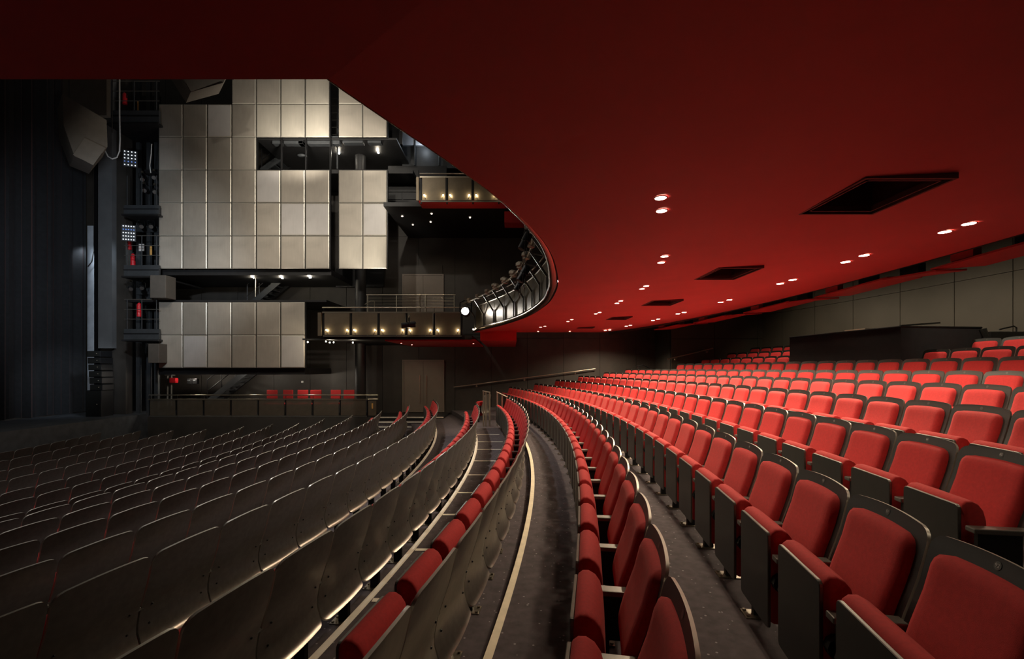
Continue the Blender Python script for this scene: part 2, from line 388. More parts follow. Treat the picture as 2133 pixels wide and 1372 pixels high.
for a0, a1, i in bl:
    z0 = EYE+(1.335 if i % 2 else 1.36); tilt = (.02, -.03)[i % 2]
    am = (a0+a1)/2; t = thing('ceiling_board', 'red %s hung board over the rear seats, %s board from the near end' % (('long', 'short')[i % 2], ORD[i+1]), 'board',
              (CX+40.6*math.cos(am), CY+40.6*math.sin(am), z0), am, 'hung red boards at the back of the ceiling')
    hw = 40.9*(a1-a0)/2; w_ = .62 if i % 2 == 0 else .5
    mb = MB(); mb.add([(.05, -hw, tilt), (.05+w_, -hw+.1, tilt+.03), (.05+w_, hw-.1, -tilt+.03), (.05, hw, -tilt),
                       (.05, -hw, tilt+.025), (.05+w_, -hw+.1, tilt+.055), (.05+w_, hw-.1, -tilt+.055), (.05, hw, -tilt+.025)],
                      [(0, 1, 2, 3), (7, 6, 5, 4), (0, 4, 5, 1), (1, 5, 6, 2), (2, 6, 7, 3), (3, 7, 4, 0)])
    mb.build('board', M['red_board'], t)
    for k in range(2 if i % 2 == 0 else 1):
        yy = (-hw*.45, hw*.5)[k] if i % 2 == 0 else 0
        MB().bb(.08, .18, yy-.16, yy+.16, .03, .16).build('hanger', M['red_board'] if k else M['black'], t)
# bull-nosed metal lip along the edge of the circle
lr = [.006+.060*min(max((p.y-3.0)/3.0, 0), 1)*min(1, (15.3-p.y)/1.0) for p in ES]
lip = [(p.x-n_.x*r_, p.y-n_.y*r_, EYE+ZS+r_*.75) for p, n_, r_ in zip(ES, EN, lr)]
tag(MB().tube(lip, lr, 12).build('balcony_lip', M['bronze'], smooth=True), 'curved polished metal lip along the edge of the red balcony soffit', 'trim')

# ------------------------------------------------------------------ downlights in the soffit
def downlight(p, r, label, group, power, soft=False, ang=150):
    t = thing('downlight', label, 'downlight', p, 0, group); n_ = 16
    mb = MB()
    for k in range(n_):
        a, b = 2*PI*k/n_, 2*PI*(k+1)/n_
        mb.quad((r*math.cos(a), r*math.sin(a), -.006), (r*math.cos(b), r*math.sin(b), -.006), (1.25*r*math.cos(b), 1.25*r*math.sin(b), -.002), (1.25*r*math.cos(a), 1.25*r*math.sin(a), -.002))
    mb.build('trim_ring', M['ceiling'], t, fix=False)
    MB().add([(r*math.cos(2*PI*k/n_), r*math.sin(2*PI*k/n_), -.006) for k in range(n_)], [tuple(range(n_-1, -1, -1))]).build('lens', M['lamp_soft' if soft else 'lamp'], t, fix=False)
    if power: spot((p[0], p[1], p[2]-.03), (p[0], p[1], 0), power, ang, .5, (1, .80, .56), .06)
inner = [((1378, 438), (1376, 411)), ((1377, 546), (1384, 533)), ((1337, 601), (1346, 595)), ((1285, 631), (1293, 626)), ((1241, 653), (1249, 650)),
         ((1183, 669), (1191, 665)), ((1126, 681), (1135, 679))]
outer = [((1968, 482), (2018, 465)), ((1761, 545), (1800, 531)), ((1625, 590), (1651, 582)), ((1501, 629), (1519, 624)), ((1412, 653), (1425, 650)),
         ((1360, 667), (1371, 664)), ((1304.5, 679), (1313, 677)), ((1261, 688), (1270, 686))]
OUT_P = [60, 170, 330, 360, 420, 480, 240, 400]
for nm, prs in (('inner', inner), ('outer', outer)):
    for i, pr in enumerate(prs):
        for j, q in enumerate(pr):
            p = on_ceiling(*q)
            pw = OUT_P[i]/2 if nm == 'outer' else (32, 70, 95, 105, 110, 110, 110)[i]
            downlight(p, .052 if nm == 'outer' else .04, 'round ceiling downlight, %s of the %s pair from the camera in the %s line' % (('left one', 'right one')[j], ORD[i+1], nm),
                      'paired ceiling downlights', pw, nm == 'inner')
for u, v, s in ((1121, 695, 'left'), (1187, 695, 'right')):
    p = on_ceiling(u, 690); downlight(p, .025, 'tiny downlight by the far edge of the red ceiling, %s of two' % s, 'tiny far downlights', 0)
# two unseen pairs added right of the frame to light the near rear rows
for k, (x, y) in enumerate(((3.75, 1.9), (3.7, 2.3), (3.5, .2), (3.45, .6))):
    downlight(Vector((x, y, ceil_z(x, y))), .052, 'added ceiling downlight beyond the right edge, %s from the back wall corner' % ORD[k+1], 'added downlights beyond the frame', 8)

# ------------------------------------------------------------------ walls
def clad(name, x0, x1, Y, z0, z1, nx, nz, m, gap=.008, th=.03):
    back = struct(MB().bb(x0, x1, Y+th, Y+th+.1, z0, z1).build(name, M['slab_dark']))
    dx, dz = (x1-x0)/nx, (z1-z0)/nz; me = None
    for i in range(nx):
        for j in range(nz):
            if me is None:
                o = MB().bb(-dx/2+gap, dx/2-gap, -th, th, -dz/2+gap, dz/2-gap).build('wall_panel', m, back); me = o.data
            else: o = obj('wall_panel', me, back)
            o.location = (x0+dx*(i+.5), Y+th*(1+.06*((i*7+j*3) % 3)), z0+dz*(j+.5))
    return back
clad('wall_far', -19, 8.2, 19.2, 0, 17, 18, 4, M['wall'])
clad('wall_right_far', WX(1398, 17.3), 12.5, 17.3, 2.0, 6.2, 4, 2, M['wall2'])
struct(MB().bb(WX(1398, 17.3), WX(1398, 17.3)+.05, 17.36, 19.2, 1.5, 6.2).build('wall_right_return', M['wall']))
struct(MB().bb(-20, 13, NEAR-.1, NEAR, 0, 7).build('wall_near', M['wall']))
wb = MB(); yy = [NEAR+(17.4-NEAR)*i/30 for i in range(31)]
strip(wb, 45.3, 2.0, 45.3, 6.2, 0, yy); wall_back = struct(wb.build('wall_back', M['slab_dark'], fix=False))
def th_at(u, R):
    t = (u-U0)/F; A = 1+t*t; B = -2*(t*CX+CY); Cc = CX*CX+CY*CY-R*R; y = (-B+math.sqrt(B*B-4*A*Cc))/2/A
    return math.asin((y-CY)/R)
jt = [th_at(u, 45.2) for u in (1550, 1629, 1697, 1777, 1875, 1988, 2110)]
stp = jt[5]-jt[6]; jt = [jt[0]+stp*1.1]+jt
while jt[-1] > -.22: jt.append(jt[-1]-stp)
for a1, a0 in zip(jt[:-1], jt[1:]):
    for z0, z1 in ((EYE-.9, EYE+1.99), (EYE+2.0, EYE+2.75)):
        mb = MB(); g = .00018; nn = 4
        ring = [(CX+45.2*math.cos(a0+g+(a1-a0-2*g)*k/nn), CY+45.2*math.sin(a0+g+(a1-a0-2*g)*k/nn)) for k in range(nn+1)]
        rin = [(CX+45.26*math.cos(a0+g+(a1-a0-2*g)*k/nn), CY+45.26*math.sin(a0+g+(a1-a0-2*g)*k/nn)) for k in range(nn+1)]
        for r_, f_ in ((ring, 1), (rin, 0)):
            for k in range(nn): mb.quad((*r_[k], z0), (*r_[k+1], z0), (*r_[k+1], z1), (*r_[k], z1))
        for k in range(nn):
            mb.quad((*ring[k], z1), (*ring[k+1], z1), (*rin[k+1], z1), (*rin[k], z1)); mb.quad((*ring[k], z0), (*ring[k+1], z0), (*rin[k+1], z0), (*rin[k], z0))
        for k in (0, nn): mb.quad((*ring[k], z0), (*rin[k], z0), (*rin[k], z1), (*ring[k], z1))
        mb.build('wall_panel', M['wall2'], wall_back)
# ------------------------------------------------------------------ doors in the far wall
def door(name, u0, u1, v0, v1, top=None):
    Y = 19.17; x0, x1 = WX(u0, Y), WX(u1, Y); zt, zb = WZ(v0, Y), WZ(v1, Y); mid = (x0+x1)/2
    mb = MB(); fr = .06
    mb.bb(x0-fr, x0, Y-.05, Y+.05, zb, zt+fr); mb.bb(x1, x1+fr, Y-.05, Y+.05, zb, zt+fr); mb.bb(x0, x1, Y-.05, Y+.05, zt, zt+fr)
    t = struct(mb.build(name, M['door']))
    for s, a, b in ((-1, x0+.004, mid-.004), (1, mid+.004, x1-.004)):
        MB().bb(a, b, Y-.03, Y+.02, zb, zt-.004).build('door_leaf', M['door'], t)
        xh = mid+s*.13; zc = zb+1.05
        mb = MB().tube([(xh, Y-.09, zb+.35), (xh, Y-.09, zb+1.55)], .016, 8)
        for zz in (zb+.5, zb+1.4): mb.tube([(xh, Y-.09, zz), (xh, Y-.02, zz)], .01, 6)
        mb.build('pull_handle', M['steel'], t, smooth=True)
    if top: MB().bb(x0, x1, Y-.035, Y+.03, zt+fr, WZ(top, Y)).build('transom_panel', M['wall'], t)
    return t
door('door_1', 841.5, 922.5, 752, 858); door('door_2', 841.5, 921.5, 574, 690, 552)
# ------------------------------------------------------------------ handrails on the far aisle wall
def handrail(label, p, q, brs, Yw, r=.024):
    t = thing('handrail', label, 'handrail', (p+q)/2); c = (p+q)/2
    MB().tube([p-c, q-c], r, 10).build('rail', M['steel'], t, smooth=True)
    for b in brs:
        a = p+(q-p)*b-c
        mb = MB().tube([a, a+Vector((0, .03, -.07)), a+Vector((0, Yw-c.y-a.y, -.09))], .009, 6)
        mb.ball(a+Vector((0, Yw-c.y-a.y-.015, -.09)), .04, 10, 6, 0, (1, .4, 1)); mb.build('bracket', M['steel'], t, smooth=True)
handrail('long sloping metal handrail on the far black wall above the aisle', W(945, 806, 19.06), W(1240, 768, 19.06), (.16, .5, .86), 19.2)
handrail('short sloping metal handrail on the raised wall right of the dark recess', W(1390, 748, 17.15), W(1485, 725, 17.15), (.2, .9), 17.3)
r3 = thing('handrail', 'small dark stub handrail behind the far end of the upper rows', 'handrail', W(1338, 765, 17.9))
MB().tube([W(1325, 763, 17.9)-r3.location, W(1340, 760, 17.9)-r3.location, W(1354, 767, 17.9)-r3.location], .02, 8).build('rail', M['black'], r3)
MB().tube([W(1330, 762, 17.9)-r3.location, W(1330, 790, 17.9)-r3.location], .02, 8).build('post', M['black'], r3)
# ------------------------------------------------------------------ far side: landing, balustrades, galleries
YB = 17.4; ZL = EYE-1.85
struct(MB().bb(-19, -2.6, YB+.03, 19.2, 0, ZL).build('trim_2', M['slab_dark']))
lan = struct(MB().bb(WX(785, YB), -2.6, YB-.32, YB+.03, 0, ZL-.14).bb(WX(785, YB), -3.3, YB-.62, YB-.32, 0, ZL-.28).build('trim_3', M['carpet']))
for x0, x1, y, z in ((WX(785, YB), -2.6, YB+.03, ZL), (WX(785, YB), -2.6, YB-.32, ZL-.14), (WX(785, YB), -3.3, YB-.62, ZL-.28)):
    MB().bb(x0, x1, y-.012, y+.035, z-.035, z+.004).build('nosing_strip', M['tape_white'], lan)
struct(MB().bb(-19, WX(786, YB), YB-.03, YB+.03, 0, ZL).build('wall_stalls', M['wall']))

def balustrade(name, label, x0, x1, Y, zb, zt, n, group=None, rail=.09, lamps=False, meshmat='mesh', endcap=True):
    t = thing(name, label, 'balustrade', ((x0+x1)/2, Y, zb), 0, group); L = x1-x0; dx = L/n; h = zt-zb; me = None
    pm = None
    for i in range(n):
        c = -L/2+dx*(i+.5)
        if pm is None:
            o = MB().bb(-dx/2+.045, dx/2-.045, -.012, .012, .02, h-.03).build('mesh_panel', M[meshmat], t); pm = o.data
        else: o = obj('mesh_panel', pm, t)
        o.location = (c, -.03, 0)
    for i in range(n+1):
        c = -L/2+dx*i
        MB().bb(c-.022, c+.022, -.0, .05, -.08, h).bb(c-.006, c+.006, .01, .03, h, h+rail).build('post', M['black'], t)
    MB().bb(-L/2-.03, L/2+.03, -.05, .03, h-.03, h+.012).build('capping_rail', M['steel'], t)
    MB().tube([(-L/2-.05, .02, h+rail), (L/2+.05, .02, h+rail)], .02, 10).build('top_rail', M['steel'], t, smooth=True)
    MB().bb(-L/2, L/2, -.03, .03, -.03, .012).build('kick_rail', M['arm'], t)
    if lamps:
        for i in range(n):
            for s in (-1, 1):
                c = -L/2+dx*(i+.5)+s*(dx/2-.11)
                MB().ball((c, -.065, .18), .020, 8, 5).build('bead_lamp', M['lamp'], t, smooth=True)
                MB().tube([(c, -.06, .165), (c-s*.02, -.06, .10), (c-s*.05, -.05, .06)], .008, 6).build('lamp_arm', M['steel'], t)
                o = point(((x0+x1)/2+c-s*.015, Y-.10, zb+.17), 1.6, (1, .78, .45), .012)
    return t
b1 = balustrade('balustrade', 'long low balustrade of mesh panels in front of the red chairs', WX(312, YB), WX(765, YB), YB, WZ(866, YB), WZ(831, YB), 8, None, WZ(822.5, YB)-WZ(831, YB))
MB().bb(WX(768, YB)-b1.location.x, WX(784, YB)-b1.location.x, -.05, .0, .02, WZ(835, YB)-b1.location.z).build('end_panel', M['fascia'], b1)
MB().tube([(WX(765, YB)-b1.location.x, .02, WZ(822.5, YB)-b1.location.z), (WX(787, YB)-b1.location.x, .02, WZ(822.5, YB)-b1.location.z), (WX(787, YB)-b1.location.x, .02, WZ(831, YB)-b1.location.z), (WX(765, YB)-b1.location.x, .0, WZ(831, YB)-b1.location.z)], .018, 8).build('rail_return', M['steel'], b1)
MB().bb(WX(775, YB)-b1.location.x, WX(778, YB)-b1.location.x, -.06, -.05, .28, .48).build('marker_lamp', M['amber'], b1)
# red chairs on the landing
ch0 = None
def chair_meshes():
    seat = MB().box((0, 0, .46), (.42, .42, .05)); back = MB().box((0, .2, .80), (.40, .035, .32))
    return seat, back
CH = ['first', 'second', 'third', 'fourth', 'fifth', 'sixth']
src = None
for i, u in enumerate((562, 594, 627, 657, 695, 725)):
    p = W(u, 860, 18.0); p.z = ZL; lb = 'red stacking chair behind the long low balustrade, %s from the left' % CH[i]
    if src is None:
        src = thing('stacking_chair', lb, 'chair', p, .05, 'red chairs behind the balustrade')
        MB().box((0, 0, .46), (.42, .42, .05)).build('seat', M['fabric'], src, bevel=.012)
        MB().box((0, .2, .82), (.41, .035, .34)).build('backrest', M['fabric'], src, bevel=.012)
        for sx in (-1, 1):
            MB().tube([(sx*.18, -.19, 0), (sx*.18, -.17, .45)], .012, 8).build('leg', M['black'], src)
            MB().tube([(sx*.19, .24, 0), (sx*.19, .19, .45), (sx*.19, .215, .8)], .012, 8).build('leg', M['black'], src)
        kids = list(src.children)
    else:
        o = src.copy(); C.objects.link(o); o.location = p; o.rotation_euler = (0, 0, (.05, -.1, .08, .3, -.06, .15)[i]); o['label'] = lb
        for c in kids: d = c.copy(); C.objects.link(d); d.parent = o
# lower slip balcony (far side) with its small lamps
YS = 14.9
zb, zt = WZ(699, YS), WZ(650, YS)
b2 = balustrade('balustrade', 'lower side balcony front of five lit metal panels beside the curved front', WX(674, YS), WX(962, YS), YS, zb, zt, 5, 'side balcony fronts', WZ(640, YS)-zt, True, 'fascia')
MB().bb(WX(664, YS)-b2.location.x, WX(671, YS)-b2.location.x, -.08, .0, .0, zt-zb-.02).build('end_panel', M['fascia'], b2)
struct(MB().bb(WX(668, YS), -1.3, YS+.06, 19.2, zb-.1, zb+.02).bb(WX(668, YS), -1.3, YS+.05, YS+.09, zb-.12, zb).build('trim_4', M['slab_dark']))
struct(MB().bb(WX(800, YS), -1.2, YS+.12, 19.2, zb-.16, zb-.105).bb(WX(1000, YS), WX(1076, YS), YS+.08, 19.2, WZ(709, YS), EYE+1.35).build('trim_5', M['red_board']))
for i, (u, v, y) in enumerate(((836, 708, 16.3), (858, 711, 17.4), (986, 709, 16.6))):
    downlight(Vector((WX(u, y), y, zb-.162)), .028, 'small downlight under the lower side balcony, %s from the left' % ORD[i+1], 'small side balcony downlights', 22, True)
# rail behind it on the upper landing
def bar_rail(label, x0, x1, Y, zb, zt, bars, posts, zf):
    t = thing('guard_rail', label, 'railing', ((x0+x1)/2, Y, zb)); L = x1-x0; h = zt-zb
    MB().tube([(-L/2-.05, 0, h), (L/2+.05, 0, h)], .022, 10).build('top_rail', M['steel'], t, smooth=True)
    for k in range(bars): MB().tube([(-L/2, 0, h*(k+1)/(bars+1)), (L/2, 0, h*(k+1)/(bars+1))], .009, 6).build('bar', M['steel'], t)
    for k in range(posts): c = -L/2+L*k/(posts-1); MB().bb(c-.015, c+.015, -.012, .012, zf-zb, h).build('post', M['steel'], t)
    return t
bar_rail('steel guard rail with thin bars in front of the upper grey doors', WX(766, 17), WX(946, 17), 17, WZ(646, 17), WZ(614, 17), 4, 4, zb+.02)
hs = thing('handrail', 'short bent steel handrail stub at the left end of the guard rail', 'handrail', W(772, 634, 16.9))
MB().tube([W(760, 634, 16.9)-hs.location, W(772, 627, 16.9)-hs.location, W(780, 627, 16.9)-hs.location, Vector((WX(780, 16.9), 16.9, zb+.02))-hs.location], .018, 8).build('rail', M['steel'], hs)
# upper slip balcony
zb3, zt3 = WZ(419, YS), WZ(369, YS)
b3 = balustrade('balustrade', 'upper side balcony front of lit metal panels above a red soffit', WX(877, YS), WX(1147, YS), YS, zb3, zt3, 5, 'side balcony fronts', WZ(361, YS)-zt3, True, 'fascia')
MB().bb(WX(868, YS)-b3.location.x, WX(873, YS)-b3.location.x, -.08, .0, .0, zt3-zb3-.02).build('end_panel', M['fascia'], b3)
struct(MB().add([W(872, 421, YS), W(1160, 421, YS), W(1160, 434, YS+.5), W(880, 434, YS+.5), W(872, 421, YS)+Vector((0, 0, .06)), W(1160, 421, YS)+Vector((0, 0, .06)), W(1160, 434, YS+.5)+Vector((0, 0, .2)), W(880, 434, YS+.5)+Vector((0, 0, .2))],
     [(0, 1, 2, 3), (7, 6, 5, 4), (0, 4, 5, 1), (1, 5, 6, 2), (2, 6, 7, 3), (3, 7, 4, 0)]).bb(WX(1050, YS), WX(1100, YS), YS+.6, YS+1.2, WZ(463, YS+.6), WZ(440, YS+.6)).build('trim_6', M['red_board']))
struct(MB().bb(WX(808, 16), 1.0, YS+.55, 19.2, WZ(440, 16)-.02, WZ(440, 16)+.12).build('trim_7', M['slab_dark']))
spot((WX(960, YS), YS-1.2, zb3-.9), (WX(960, YS), YS+.2, zb3), 16, 120, .9, (1, .75, .5), .05)
for i, (u, v) in enumerate(((838, 450), (860, 468), (899, 445), (897, 462), (979, 453))):
    z = WZ(440, 16)-.03; y = (z-EYE)*F/(V0-v); downlight(Vector((WX(u, y), y, z)), .034, 'small downlight under the upper side balcony, %s from the left' % ORD[i+1], 'small upper balcony downlights', 12, True)
# ------------------------------------------------------------------ curved balcony front
far_i = [i for i, p in enumerate(ES) if p.y > 3.4]
cum = [0]
for a, b in zip(ES[:-1], ES[1:]): cum.append(cum[-1]+(b-a).length)
def at_s(s):
    for i in range(len(ES)-1):
        if cum[i+1] >= s: 
            k = (s-cum[i])/(cum[i+1]-cum[i]); return ES[i].lerp(ES[i+1], k), (ES[i+1]-ES[i]).normalized()
    return ES[-1], (ES[-1]-ES[-2]).normalized()
front = thing('curved_balcony', 'curved balcony front of dark metal panels sweeping round under the red soffit edge', 'balcony front', (0, 9, EYE+ZS))
lip_o = bpy.data.objects['balcony_lip']; lip_o.parent = front; lip_o.location = (0, -9, -EYE-ZS); del lip_o['category']; lip_o['label'] = 'dark polished metal lip along the bottom edge'
s = cum[-1]-.35; HF = .78; pn = []
while s > 2.6: pn.append(s); s -= .86
for k, (s1, s0) in enumerate(zip(pn[:-1], pn[1:])):
    mb = MB(); q = []
    for j in range(5):
        p, t = at_s(s0+.02+(s1-s0-.04)*j/4); nn = Vector((t.y, -t.x)); q.append((p-Vector((0, 9)), nn))
    for j in range(4):
        (a, na), (b, nb) = q[j], q[j+1]; A = a-na*.02; B = b-nb*.02
        for o_, z0_, z1_ in ((0, .03, HF), (.02, .03, HF)):
            P, Q = A+na*o_, B+nb*o_; mb.quad((P.x, P.y, z0_), (Q.x, Q.y, z0_), (Q.x, Q.y, z1_), (P.x, P.y, z1_))
        mb.quad((A.x, A.y, HF), (B.x, B.y, HF), (B.x+nb.x*.02, B.y+nb.y*.02, HF), (A.x+na.x*.02, A.y+na.y*.02, HF))
    mb.build('fascia_panel', M['fascia_dark'], front, fix=False)
for k, s1 in enumerate(pn):
    p, t = at_s(s1); nn = Vector((t.y, -t.x)); b = p-Vector((0, 9))-nn*.05; o_ = b-nn*.30
    mb = MB().beam((b.x, b.y, .02), (b.x, b.y, .5), .03, .04).beam((b.x, b.y, .46), (o_.x, o_.y, HF+.12), .03, .04)
    mb.beam((o_.x, o_.y, HF+.08), (b.x+nn.x*.05, b.y+nn.y*.05, HF+.02), .02, .02); mb.build('bracket', M['arm'], front)
    for sg in (-1, 1):
        p2, t2 = at_s(min(s1+sg*.12, cum[-1])); n2 = Vector((t2.y, -t2.x)); c = p2-n2*.06
        MB().ball((c.x, c.y-9, .08), .022, 8, 5).build('bead_lamp', M['lamp'], front, smooth=True)
        if p2.y > 6: point((c.x-n2.x*.03, c.y-n2.y*.03, EYE+ZS+.10), .05, (1, .76, .42), .012)
def offs(d, z, s0, s1, n=40):
    out = []
    for j in range(n+1):
        p, t = at_s(s0+(s1-s0)*j/n); nn = Vector((t.y, -t.x)); q = p-nn*d; out.append((q.x, q.y-9, z))
    return out
S0, S1 = pn[-1], pn[0]+.3
MB().tube(offs(0, HF+.02, S0, S1), .022, 8).build('capping_rail', M['arm_steel'], front, smooth=True)
MB().tube(offs(.34, HF+.13, S0, S1), .024, 8).build('lighting_rail', M['arm_steel'], front, smooth=True)
MB().tube(offs(-.03, HF+.22, S0, S1), .016, 8).build('top_rail', M['arm_steel'], front, smooth=True)
MB().tube(offs(.03, .03, S0, S1), .02, 8).build('kick_rail', M['arm_steel'], front, smooth=True)
for k in range(13):
    sx = pn[0]-.35-k*.86
    if sx < 4.2: break
    for e in range(1 if k < 3 else 2):
        p, t = at_s(sx+e*.2); nn = Vector((t.y, -t.x)); q = p-nn*.34
        o = MB().box((0, 0, 0), (.10, .09, .13)).bb(-.05, .05, .045, .075, -.02, .05).build('socket_box', M['beige'], None, bevel=.006)
        o.location = (q.x, q.y, EYE+ZS+HF+.155+.05*e); o.rotation_euler = (.25, .2*e, math.atan2(t.y, t.x)+.5)
        tag(o, 'beige socket box on the curved balcony rail, %s from the flood light%s' % (ORD[k+1], '' if k < 3 else (', lower one' if e == 0 else ', upper one')), 'socket box', 'socket boxes on the balcony rail')
# stage lanterns
def lantern(label, p, aim, sc_=1.0, lit=False, group='stage lanterns', col='black'):
    t = thing('stage_lantern', label, 'lantern', p, 0, group); d = (Vector(aim)-Vector(p)).normalized()*sc_
    MB().tube([-.20*d, -.17*d, .02*d, .03*d, .22*d], [.06*sc_, .095*sc_, .095*sc_, .08*sc_, .085*sc_], 12).build('body', M[col], t, smooth=True)
    MB().tube([.215*d, .225*d], [.075*sc_, .075*sc_], 12).build('lens', M['flood' if lit else 'disc'], t)
    s_ = Vector((d.y, -d.x, 0)).normalized()*.12*sc_
    MB().tube([s_, s_+Vector((0, 0, .2*sc_)), Vector((0, 0, .26*sc_)), -s_+Vector((0, 0, .2*sc_)), -s_], .012*sc_, 6).build('yoke', M[col], t)
    MB().box((0, 0, .29*sc_), (.06*sc_, .06*sc_, .08*sc_)).build('clamp', M['steel'], t)
    return t
pf = W(970, 650, YS-.35)
lantern('brilliant white flood lantern at the corner of the curved balcony front', pf, pf+Vector((.05, -1, -.02)), 1.5, True)
for dx in (-.1, .1):
    l_ = MB()
spot(pf+Vector((.1, -.35, 0)), pf+Vector((-1, -11, -3)), 26, 60, .8, (1, .93, .82), .08)
lantern('dark boxy lantern hung in front of the lower side balcony panels', W(852, 676, YS-.3), W(700, 690, YS-1), 1.1)
pl = at_s(5.35)[0]; pl2 = at_s(6.2)[0]
for i, (s_, dz, k) in enumerate(((5.6, .38, 1.0), (6.5, .05, 1.05), (7.3, .0, .9))):
    p, t = at_s(s_); nn = Vector((t.y, -t.x)); q = p-nn*.46
    lantern('dark stage lantern clamped on the curved balcony rail, %s nearest' % ORD[i+1], (q.x, q.y, EYE+ZS+.45+dz), (q.x-1.2, q.y-.4, EYE-.4), k*.72, False, 'lanterns on the curved rail')
    c = Vector((q.x, q.y, EYE+ZS+.5+dz)); lp = [c+Vector((.02*math.cos(a), .14*math.cos(a), .14*math.sin(a)-.18)) for a in [x*PI/8 for x in range(-2, 13)]]
    tag(MB().tube(lp, .008, 6).build('cable_loop', M['bcable'], smooth=True), 'loop of cable hanging from the %s lantern of the curved rail' % ORD[i+1], 'cable', 'cable loops on the curved rail')
ps = at_s(5.0)[0]
bl_ = tag(MB().ball((ps.x, ps.y, EYE+ZS+.10), .035, 10, 6).build('marker_lamp', M['flood'], smooth=True), 'single sparkling lamp on the balcony lip where the curve turns near', 'lamp')
# ------------------------------------------------------------------ screens of satin metal panels
YP = 16.5
PME = {}
def screen(label, cells, group):
    xs = [c[0] for c in cells]+[c[1] for c in cells]; vs = [c[2] for c in cells]+[c[3] for c in cells]
    cx_ = WX((min(xs)+max(xs))/2, YP); zb = WZ(max(vs), YP)
    t = thing('panel_screen', label, 'screen', (cx_, YP, zb), 0, group)
    for (u0, u1, v0, v1, mi) in cells:
        a, b = WX(u0, YP), WX(u1, YP); zt_, zb_ = WZ(v0, YP), WZ(v1, YP); g = .018
        w_, h_ = (b-a)/2-g, (zt_-zb_)/2-g*.6; key = (round(w_, 2), round(h_, 2), mi)
        if key not in PME:
            e = .028; d = .035; mb = MB()
            o_ = [(-w_, d, -h_), (w_, d, -h_), (w_, d, h_), (-w_, d, h_)]; k_ = [(-w_, 0, -h_), (w_, 0, -h_), (w_, 0, h_), (-w_, 0, h_)]
            i_ = [(-w_+e, -.012, -h_+e), (w_-e, -.012, -h_+e), (w_-e, -.012, h_-e), (-w_+e, -.012, h_-e)]
            mb.add(o_+k_+i_, [(3, 2, 1, 0)]+[(i, (i+1) % 4, 4+(i+1) % 4, 4+i) for i in range(4)], 1)
            mb.add(k_+i_, [(i, (i+1) % 4, 4+(i+1) % 4, 4+i) for i in range(4)], 1); mb.add(i_, [(0, 1, 2, 3)], 0)
            o = mb.build('panel', [SCREEN[mi], M['edge']], t); PME[key] = o.data
        else: o = obj('panel', PME[key], t)
        o.location = ((a+b)/2-cx_, 0, (zt_+zb_)/2-zb)
    mb = MB()
    for u in sorted(set(xs)):
        col = [c for c in cells if c[0] <= u <= c[1]]; z1 = WZ(min(c[2] for c in col), YP)-zb; z0 = WZ(max(c[3] for c in col), YP)-zb
        x = WX(u, YP)-cx_; mb.bb(x-.02, x+.02, .05, .12, z0, z1)
    mb.build('support_frame', M['black'], t)
    return t
CU = [330, 381, 431.5, 482.5, 533.5, 584.5, 635.5, 686.5]; RV = [148, 217, 285.5, 354, 422.5, 491, 560]
TN = [[1, 5, 2, 1, 0, 4, 4], [5, 5, 2, 1, 4, 4, 4], [0, 5, 5, 1, 0, 0, 0], [5, 5, 5, 1, 2, 1, 1], [1, 1, 1, 1, 0, 2, 2], [0, 1, 0, 0, 0, 0, 0]]  # tint of each panel: lightest at upper right, darker towards the left
cells = [(CU[c], CU[c+1], RV[r], RV[r+1], TN[r][c]) for r in range(6) for c in range(7)
         if not (r == 0 and c < 3) and not (r == 2 and c > 3)]
screen('big stepped screen of pale satin metal panels on the far side wall', cells, 'metal panel screens')
screen('narrow screen two panels wide in the gap right of the big screen, upper piece', [(a, b, c, d, 0) for a, b in ((705, 755.5), (755.5, 806)) for c, d in ((148, 217), (217, 285.5))], 'metal panel screens')
ns = screen('narrow screen two panels wide and three high above the side balcony', [(a, b, RV[r], RV[r+1], (1, 0, 4, 0, 2, 4)[i*3+r-3]) for i, (a, b) in enumerate(((705, 755.5), (755.5, 806))) for r in (3, 4, 5)], 'metal panel screens')
for z_ in (.6, 2.9): MB().bb(-.06, .06, .1, 1.25, z_, z_+.1).build('wall_bracket', M['black'], ns)
screen('low screen of twelve satin metal panels just above the long balustrade', [(CU[c], CU[c+1], r0, r1, (1, 5, 1, 5, 1, 0, 0, 2, 0, 1, 1, 2)[j*6+c]) for j, (r0, r1) in enumerate(((629, 697.5), (697.5, 766))) for c in range(6)], 'metal panel screens')
# spots without fittings, added in front to brighten the panels from below
spot((WX(620, 15), 14.9, WZ(330, 15)), (WX(610, YP), YP, WZ(235, YP)), 460, 125, .9, WARM, .2)
spot((WX(755, 15), 15.0, WZ(330, 15)), (WX(755, YP), YP, WZ(235, YP)), 200, 110, .9, WARM, .2)
spot((WX(755, 15), 15.3, WZ(590, 15.3)), (WX(755, YP), YP, WZ(500, YP)), 150, 95, .9, WARM, .2)
spot((WX(480, 15), 14.3, WZ(640, 14.3)), (WX(480, YP), YP, WZ(500, YP)), 60, 130, .9, WARM, .2)
